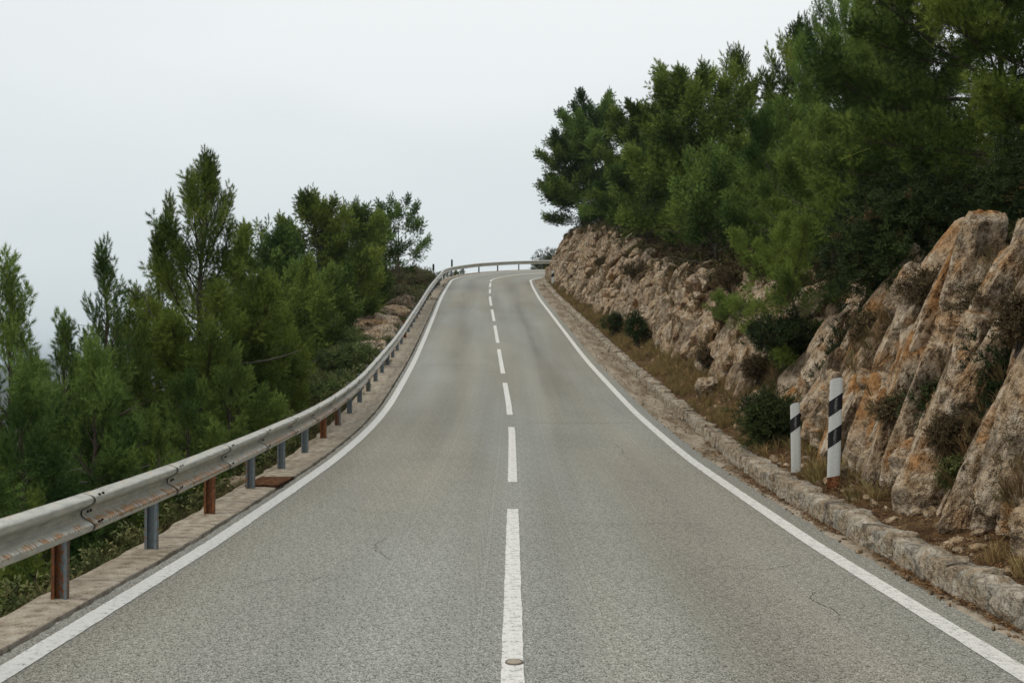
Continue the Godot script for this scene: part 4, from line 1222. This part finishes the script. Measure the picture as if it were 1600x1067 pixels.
func make_trees() -> void:
	M.shoot_near = sprig_mesh(9, 30, 0.165, 0.018, 21)
	M.shoot_far = sprig_mesh(8, 24, 0.16, 0.028, 22)
	M.leaf_twig = leaf_mesh(5, 9, 0.20, 0.05, 23)
	M.leaf_small = leaf_mesh(6, 13, 0.13, 0.032, 24)
	# valley side, young pines close to the rail: x, d, top, width, kind, seed, label, lean, density, tint
	pine(-6.33, 21.0, 6.18, 5.4, "young", 1, "tallest young pine behind the guardrail, its pointed top highest against the sky", Vector2(0.1, 0), 1.0, 0.08)
	pine(-6.95, 17.5, 4.02, 2.0, "young", 2, "slim young pine with bare upper shoots, left of the tallest pine", Vector2(0.1, 0), 0.9)
	pine(-6.87, 14.0, 3.35, 2.6, "young", 3, "young pine cut by the left edge of the picture, its top against the sky", Vector2(0, 0), 0.9)
	pine(-7.0, 16.0, 2.67, 1.9, "young", 4, "short thin pine between the left-edge pine and the slim pine", Vector2(0, 0), 0.8)
	pine(-5.3, 13.0, 2.05, 2.4, "young", 5, "low bright pine in front of the slim young pine", Vector2(0, 0), 0.9, 0.15)
	pine(-7.78, 22.5, 4.97, 2.0, "young", 6, "narrow pine just left of the tallest pine and half behind it", Vector2(0, 0), 0.8)
	pine(-4.35, 12.6, 1.0, 0.7, "young", 7, "tiny bright pine sapling standing up just behind the rail", Vector2(0, 0), 1.2, 0.3, "pine_sapling")
	pine(-5.85, 25.0, 3.73, 2.8, "young", 8, "bushy light-green pine at the right foot of the tallest pine", Vector2(0, 0), 1.0, 0.2)
	pine(-6.3, 24.0, 5.08, 2.6, "young", 9, "pine rising behind the right shoulder of the tallest pine", Vector2(0, 0), 1.0, 0.05)
	pine(-5.5, 11.5, 1.75, 2.2, "young", 10, "low dense pine nearest the left edge behind the rail", Vector2(0, 0), 1.0)
	pine(-7.1, 19.0, 2.95, 2.4, "young", 11, "mid-height pine filling the gap below the narrow pine", Vector2(0, 0), 1.0, -0.1)
	pine(-6.8, 12.3, 2.6, 2.4, "young", 12, "dark pine mostly beyond the left edge of the picture", Vector2(0, 0), 0.8)
	pine(-5.0, 15.8, 1.65, 2.0, "young", 13, "low pine directly below the trunk of the tallest pine", Vector2(0, 0), 1.0, -0.05)
	pine(-5.4, 19.6, 2.1, 2.4, "young", 14, "low spreading pine below the bushy light-green one", Vector2(0, 0), 1.0, 0.1)
	pine(-4.15, 7.6, 0.62, 0.7, "young", 15, "small bright pine seedling at the edge of the verge, lower left corner", Vector2(0, 0), 1.2, 0.35, "pine_sapling")
	pine(-4.45, 9.6, 0.55, 0.7, "young", 16, "seedling pine between the first two rail posts", Vector2(0, 0), 1.2, 0.2, "pine_sapling")
	# valley side, older pines further up
	pine(-11.4, 47, 8.17, 2.4, "open", 21, "thin see-through pine at the left end of the far group", Vector2(0, 0), 0.8, -0.1)
	pine(-9.69, 50, 9.41, 5.0, "round", 22, "broad domed pine with a ragged top in the far group", Vector2(-0.4, 0), 1.0, -0.05)
	pine(-10.2, 46, 7.3, 4.1, "round", 23, "dark rounded pine below the broad domed pine", Vector2(0, 0), 1.0, -0.15)
	pine(-8.28, 53, 9.37, 4.3, "round", 24, "domed pine in the middle of the far group", Vector2(0.3, 0), 1.0)
	pine(-7.8, 57, 9.5, 3.6, "round", 25, "pine leaning against the see-through pine from the left", Vector2(0.4, 0), 0.9)
	pine(-7.79, 70, 12.79, 5.0, "open", 26, "tall see-through pine with bare dark trunk, last before the crest", Vector2(0, 0), 1.15)
	pine(-8.95, 72, 11.97, 4.3, "open", 27, "second see-through pine half hidden behind the last one", Vector2(0, 0), 1.0, -0.1)
	pine(-7.6, 38, 5.7, 3.1, "young", 28, "conical pine in front of the domed pines", Vector2(0, 0), 1.0, -0.05)
	pine(-7.6, 33, 4.53, 2.9, "young", 29, "dense pine just right of the bushy light-green pine", Vector2(0, 0), 1.0, -0.05)
	pine(-7.04, 46, 5.73, 3.8, "round", 30, "low rounded pine below the middle of the far group", Vector2(0.3, 0), 1.0)
	pine(-7.48, 42, 5.0, 3.4, "round", 31, "small rounded pine with visible trunk above the bushes", Vector2(0, 0), 1.0, -0.1)
	pine(-9.2, 42, 5.6, 3.6, "round", 32, "dark pine behind the conical pine", Vector2(0, 0), 1.0, -0.15)
	# hill side
	pine(5.6, 74, 19.4, 8.7, "full", 41, "large domed pine overhanging the bend, leftmost above the rock", Vector2(-1.2, 0), 1.0, -0.1)
	pine(3.9, 75, 17.6, 6.2, "full", 42, "lower rounded crown at the left flank of the domed pine over the bend", Vector2(-1.4, 0), 1.0, -0.15)
	pine(7.6, 64, 16.6, 7.0, "full", 43, "rounded pine next along from the domed pine over the bend", Vector2(-0.8, 0), 1.0)
	pine(8.4, 58, 17.2, 5.9, "young", 44, "pointed pine rising behind the rounded ones above the rock", Vector2(0, 0), 1.0, -0.1)
	pine(7.6, 44, 13.5, 6.7, "full", 45, "big full light-green pine above the middle of the rock face", Vector2(-0.6, 0), 1.1, 0.12)
	pine(9.9, 45, 15.9, 5.9, "young", 46, "tall pointed pine behind the big full pine", Vector2(0, 0), 1.0)
	pine(6.3, 27, 8.3, 5.0, "young", 47, "pine with a pale slanting trunk leaning out over the rock", Vector2(-1.5, 0), 0.95, 0.12)
	pine(10.6, 38, 14.8, 5.6, "young", 48, "tall pine with bare top shoots, highest on the skyline short of the picture's top", Vector2(0, 0), 0.95)
	pine(9.8, 30, 12.9, 6.7, "young", 49, "large pine whose tip leaves the top of the picture", Vector2(0, 0), 1.0, 0.05)
	pine(7.4, 24, 7.5, 4.2, "young", 50, "upright pine with pale trunk between the slanting pine and the dark shrub", Vector2(-0.2, 0), 1.0, 0.05)
	pine(9.8, 26, 12.0, 7.0, "young", 51, "dense pine filling the top right behind the near branches", Vector2(0, 0), 1.0)
	pine(8.4, 18, 10.3, 6.8, "round", 52, "dark near pine with bare limbs spreading over the top right corner", Vector2(-0.4, 0), 1.3, -0.45)
	pine(5.4, 20.5, 4.0, 4.2, "hanging", 53, "low pine hanging over the rock edge below the slanting pine", Vector2(-0.5, 0), 1.1, 0.1)
	pine(8.2, 14.2, 8.0, 7.0, "round", 54, "dark pine at the right edge above the rock", Vector2(-0.3, 0), 1.3, -0.45)
	pine(7.7, 21, 7.4, 4.5, "young", 55, "bushy pine rising just behind the big dark shrub", Vector2(0, 0), 1.0, 0.1)
	pine(7.2, 36, 9.3, 5.0, "young", 56, "full pine between the big light-green pine and the slanting pine", Vector2(0, 0), 1.0)
	pine(12.5, 34, 14.0, 6.3, "young", 57, "pine deep in the wood behind the tall bare-topped pine", Vector2(0, 0), 0.8, -0.1)
	pine(6.6, 52, 11.5, 5.0, "full", 58, "dark low pine on the rock edge left of the big full pine", Vector2(-0.3, 0), 1.0, -0.15)
func make_shrubs() -> void:
	var dk0 := Color(0.018, 0.033, 0.013); var dk1 := Color(0.052, 0.082, 0.026)
	shrub(5.95, 15.2, ground_at(5.95, 15.2) - 0.5, 2.3, 2.5, 1, "big very dark juniper shrub bulging over the top of the near rocks", "leaf_small", dk0, dk1, 1.2)
	shrub(6.6, 12.8, ground_at(6.6, 12.8) - 0.2, 1.5, 1.9, 2, "dark shrub on the rock top cut by the right edge", "leaf_small", dk0, dk1, 1.1)
	shrub(5.35, 16.4, ground_at(5.35, 16.4) - 0.4, 0.9, 1.6, 3, "narrow dark shrub trailing down the rock left of the big juniper", "leaf_small", dk0, dk1)
	shrub(4.2, 16.6, H(16.6) + 0.25, 0.95, 1.1, 4, "round dark green bush at the foot of the rock beyond the delineator posts", "leaf_small", dk0, Color(0.065, 0.09, 0.03), 1.3)
	shrub(4.35, 36, H(36) + 0.55, 0.8, 1.2, 5, "upright dark bush on the bank under the far rock", "leaf_small", dk0, dk1)
	shrub(3.95, 40, H(40) + 0.5, 0.8, 0.8, 6, "low bush on the bank beyond the upright dark bush", "leaf_small")
	shrub(4.65, 11.2, 1.0, 0.75, 0.75, 7, "small green bush growing out of a cleft in the near slabs", "leaf_small")
	shrub(4.85, 10.1, 1.0, 0.6, 1.1, 8, "dark bush on the slabs cut by the right edge of the picture", "leaf_small", dk0, dk1)
	shrub(4.42, 10.0, 0.5, 0.45, 0.5, 9, "light green little bush low on the near slabs", "leaf_small", Color(0.05, 0.07, 0.02), Color(0.12, 0.14, 0.05))
	shrub(5.15, 19.4, 1.75, 1.2, 1.0, 10, "dark bush hanging on the rock under the low pine", "leaf_small", dk0, dk1)
	shrub(4.5, 9.0, 0.28, 0.4, 0.28, 11, "low weed clump at the foot of the near slabs", "leaf_small", Color(0.05, 0.05, 0.02), Color(0.11, 0.10, 0.045), 0.8)
	var br0 := Color(0.07, 0.055, 0.03); var br1 := Color(0.15, 0.115, 0.065)
	var heath := [[10.6, 0.72, 0.55, "brown heath tuft high on the near slabs below the juniper"], [9.6, 0.62, 0.5, "brown heath tuft on the near slabs at the picture's right edge"], [12.2, 0.85, 0.6, "dry brown bush under the right side of the juniper"], [14.6, 0.7, 0.5, "dry brown bush under the left side of the juniper"], [10.2, 0.25, 0.35, "brown weed tuft low between the near slabs"], [11.6, 0.3, 0.4, "brown weed tuft between the slabs right of the tall post"], [23.0, 0.9, 0.7, "brown scrub on the rock crest left of the low hanging pine"], [26.5, 0.55, 0.6, "brown scrub halfway up the middle rock face"],
		[30.0, 0.85, 0.8, "brown scrub on the crest above the middle rock face"], [35.0, 0.8, 0.8, "reddish scrub on the crest further along the rock"], [42.0, 0.7, 0.8, "reddish scrub high on the far rock face"], [52.0, 0.6, 0.8, "dark scrub clump on the far rock face"], [22.0, 0.08, 0.5, "dry bush at the foot of the rock beyond the round green bush"], [27.0, 0.05, 0.5, "dry bush at the foot of the middle rock face"]]
	var n := 20
	for q in heath:
		var p := cliff(q[0], q[1])
		var w: float = q[2]
		p += cliff_frame(q[0], q[1]).z * 0.30
		shrub(p.x, -p.z, p.y - 0.12, w * 1.2, w, n, q[3], "leaf_small", br0, br1, 0.9, "scrub_bush", "scrub on the rock face")
		n += 1
	# valley side
	var left := [[-7.7, 46, 2.9, 1.6, "large dark bush behind the guardrail below the see-through pines"], [-5.3, 34, 2.2, 1.15, "dark rounded bush behind the middle of the guardrail"], [-5.4, 28.5, 2.3, 1.0, "broad dark bush behind the guardrail at the foot of the pines"], [-5.0, 24.0, 1.5, 0.7, "low brown-green bush behind the rail where it begins to climb"], [-7.4, 71, 3.8, 1.4, "wide heathery bush just below the crest"], [-7.3, 61, 3.2, 1.5, "grey-green bush below the last see-through pine"], [-7.9, 79.0, 3.0, 1.25, "brownish bush on the crest beside the two dark-topped marker posts"],
		[-6.9, 40, 2.6, 1.4, "dark spreading bush above the broad bush on the slope"], [-8.2, 52, 2.4, 1.3, "dark bush next to the pale rock ledges"], [-6.1, 37.0, 1.6, 0.9, "small olive bush close behind the rail on the climb"], [-8.6, 34, 3.0, 1.6, "dark bush under the far pines' trunks"], [-8.3, 58, 3.2, 1.6, "bush at the foot of the last see-through pine"], [-5.0, 20.5, 1.2, 0.55, "low dry bush beside the rail before the climb"], [-4.75, 8.6, 1.0, 0.6, "tangled dry bush behind the first rail posts"], [-4.9, 11.0, 1.2, 0.6, "tangled olive bush behind the second and third rail posts"]]
	n = 50
	for q in left:
		var c0 := Color(0.060, 0.095, 0.030); var c1 := Color(0.19, 0.245, 0.085)
		if "brown" in q[4] or "dry" in q[4] or "heath" in q[4] or "grey" in q[4]: c0 = Color(0.10, 0.105, 0.05); c1 = Color(0.25, 0.235, 0.12)
		shrub(q[0], q[1], ground_at(q[0], q[1]) - 0.12, q[2] * 1.1, q[3] * 1.2, n, q[4], "leaf_small", c0, c1, 1.0)
		n += 1
	shrub(3.6, 93, 8.2, 3.6, 3.9, 90, "green bush beyond the guardrail at the end of the bend", "leaf_small", Color(0.04, 0.06, 0.02), Color(0.10, 0.13, 0.045))
	shrub(1.6, 92, 8.3, 2.2, 1.1, 91, "low bush showing under the rail at the bend", "leaf_small", Color(0.04, 0.06, 0.02), Color(0.10, 0.13, 0.045))

func _ready() -> void:
	for k in 3400: hmemo.append(lut(T_H, -40.0 + k * 0.1))
	nz.seed = 3; nz.frequency = 0.03; nz.fractal_octaves = 3
	nf.seed = 8; nf.frequency = 0.15; nf.fractal_octaves = 3
	nr.seed = 5; nr.frequency = 0.35; nr.fractal_type = FastNoiseLite.FRACTAL_RIDGED; nr.fractal_octaves = 4
	rng.seed = 1
	M.count = 0
	make_camera_and_light()
	make_materials(); print("materials ", Time.get_ticks_msec())
	make_ground(); print("ground ", Time.get_ticks_msec())
	make_road(); print("road ", Time.get_ticks_msec())
	make_verge()
	make_guardrail(); print("rail ", Time.get_ticks_msec())
	make_cliff(); print("cliff ", Time.get_ticks_msec())
	make_kerb()
	make_small_things(); print("things ", Time.get_ticks_msec())
	make_trees(); print("trees ", Time.get_ticks_msec())
	make_shrubs(); print("shrubs ", Time.get_ticks_msec())
	make_grass(); print("grass ", Time.get_ticks_msec())
	print("plant pieces ", M.count)
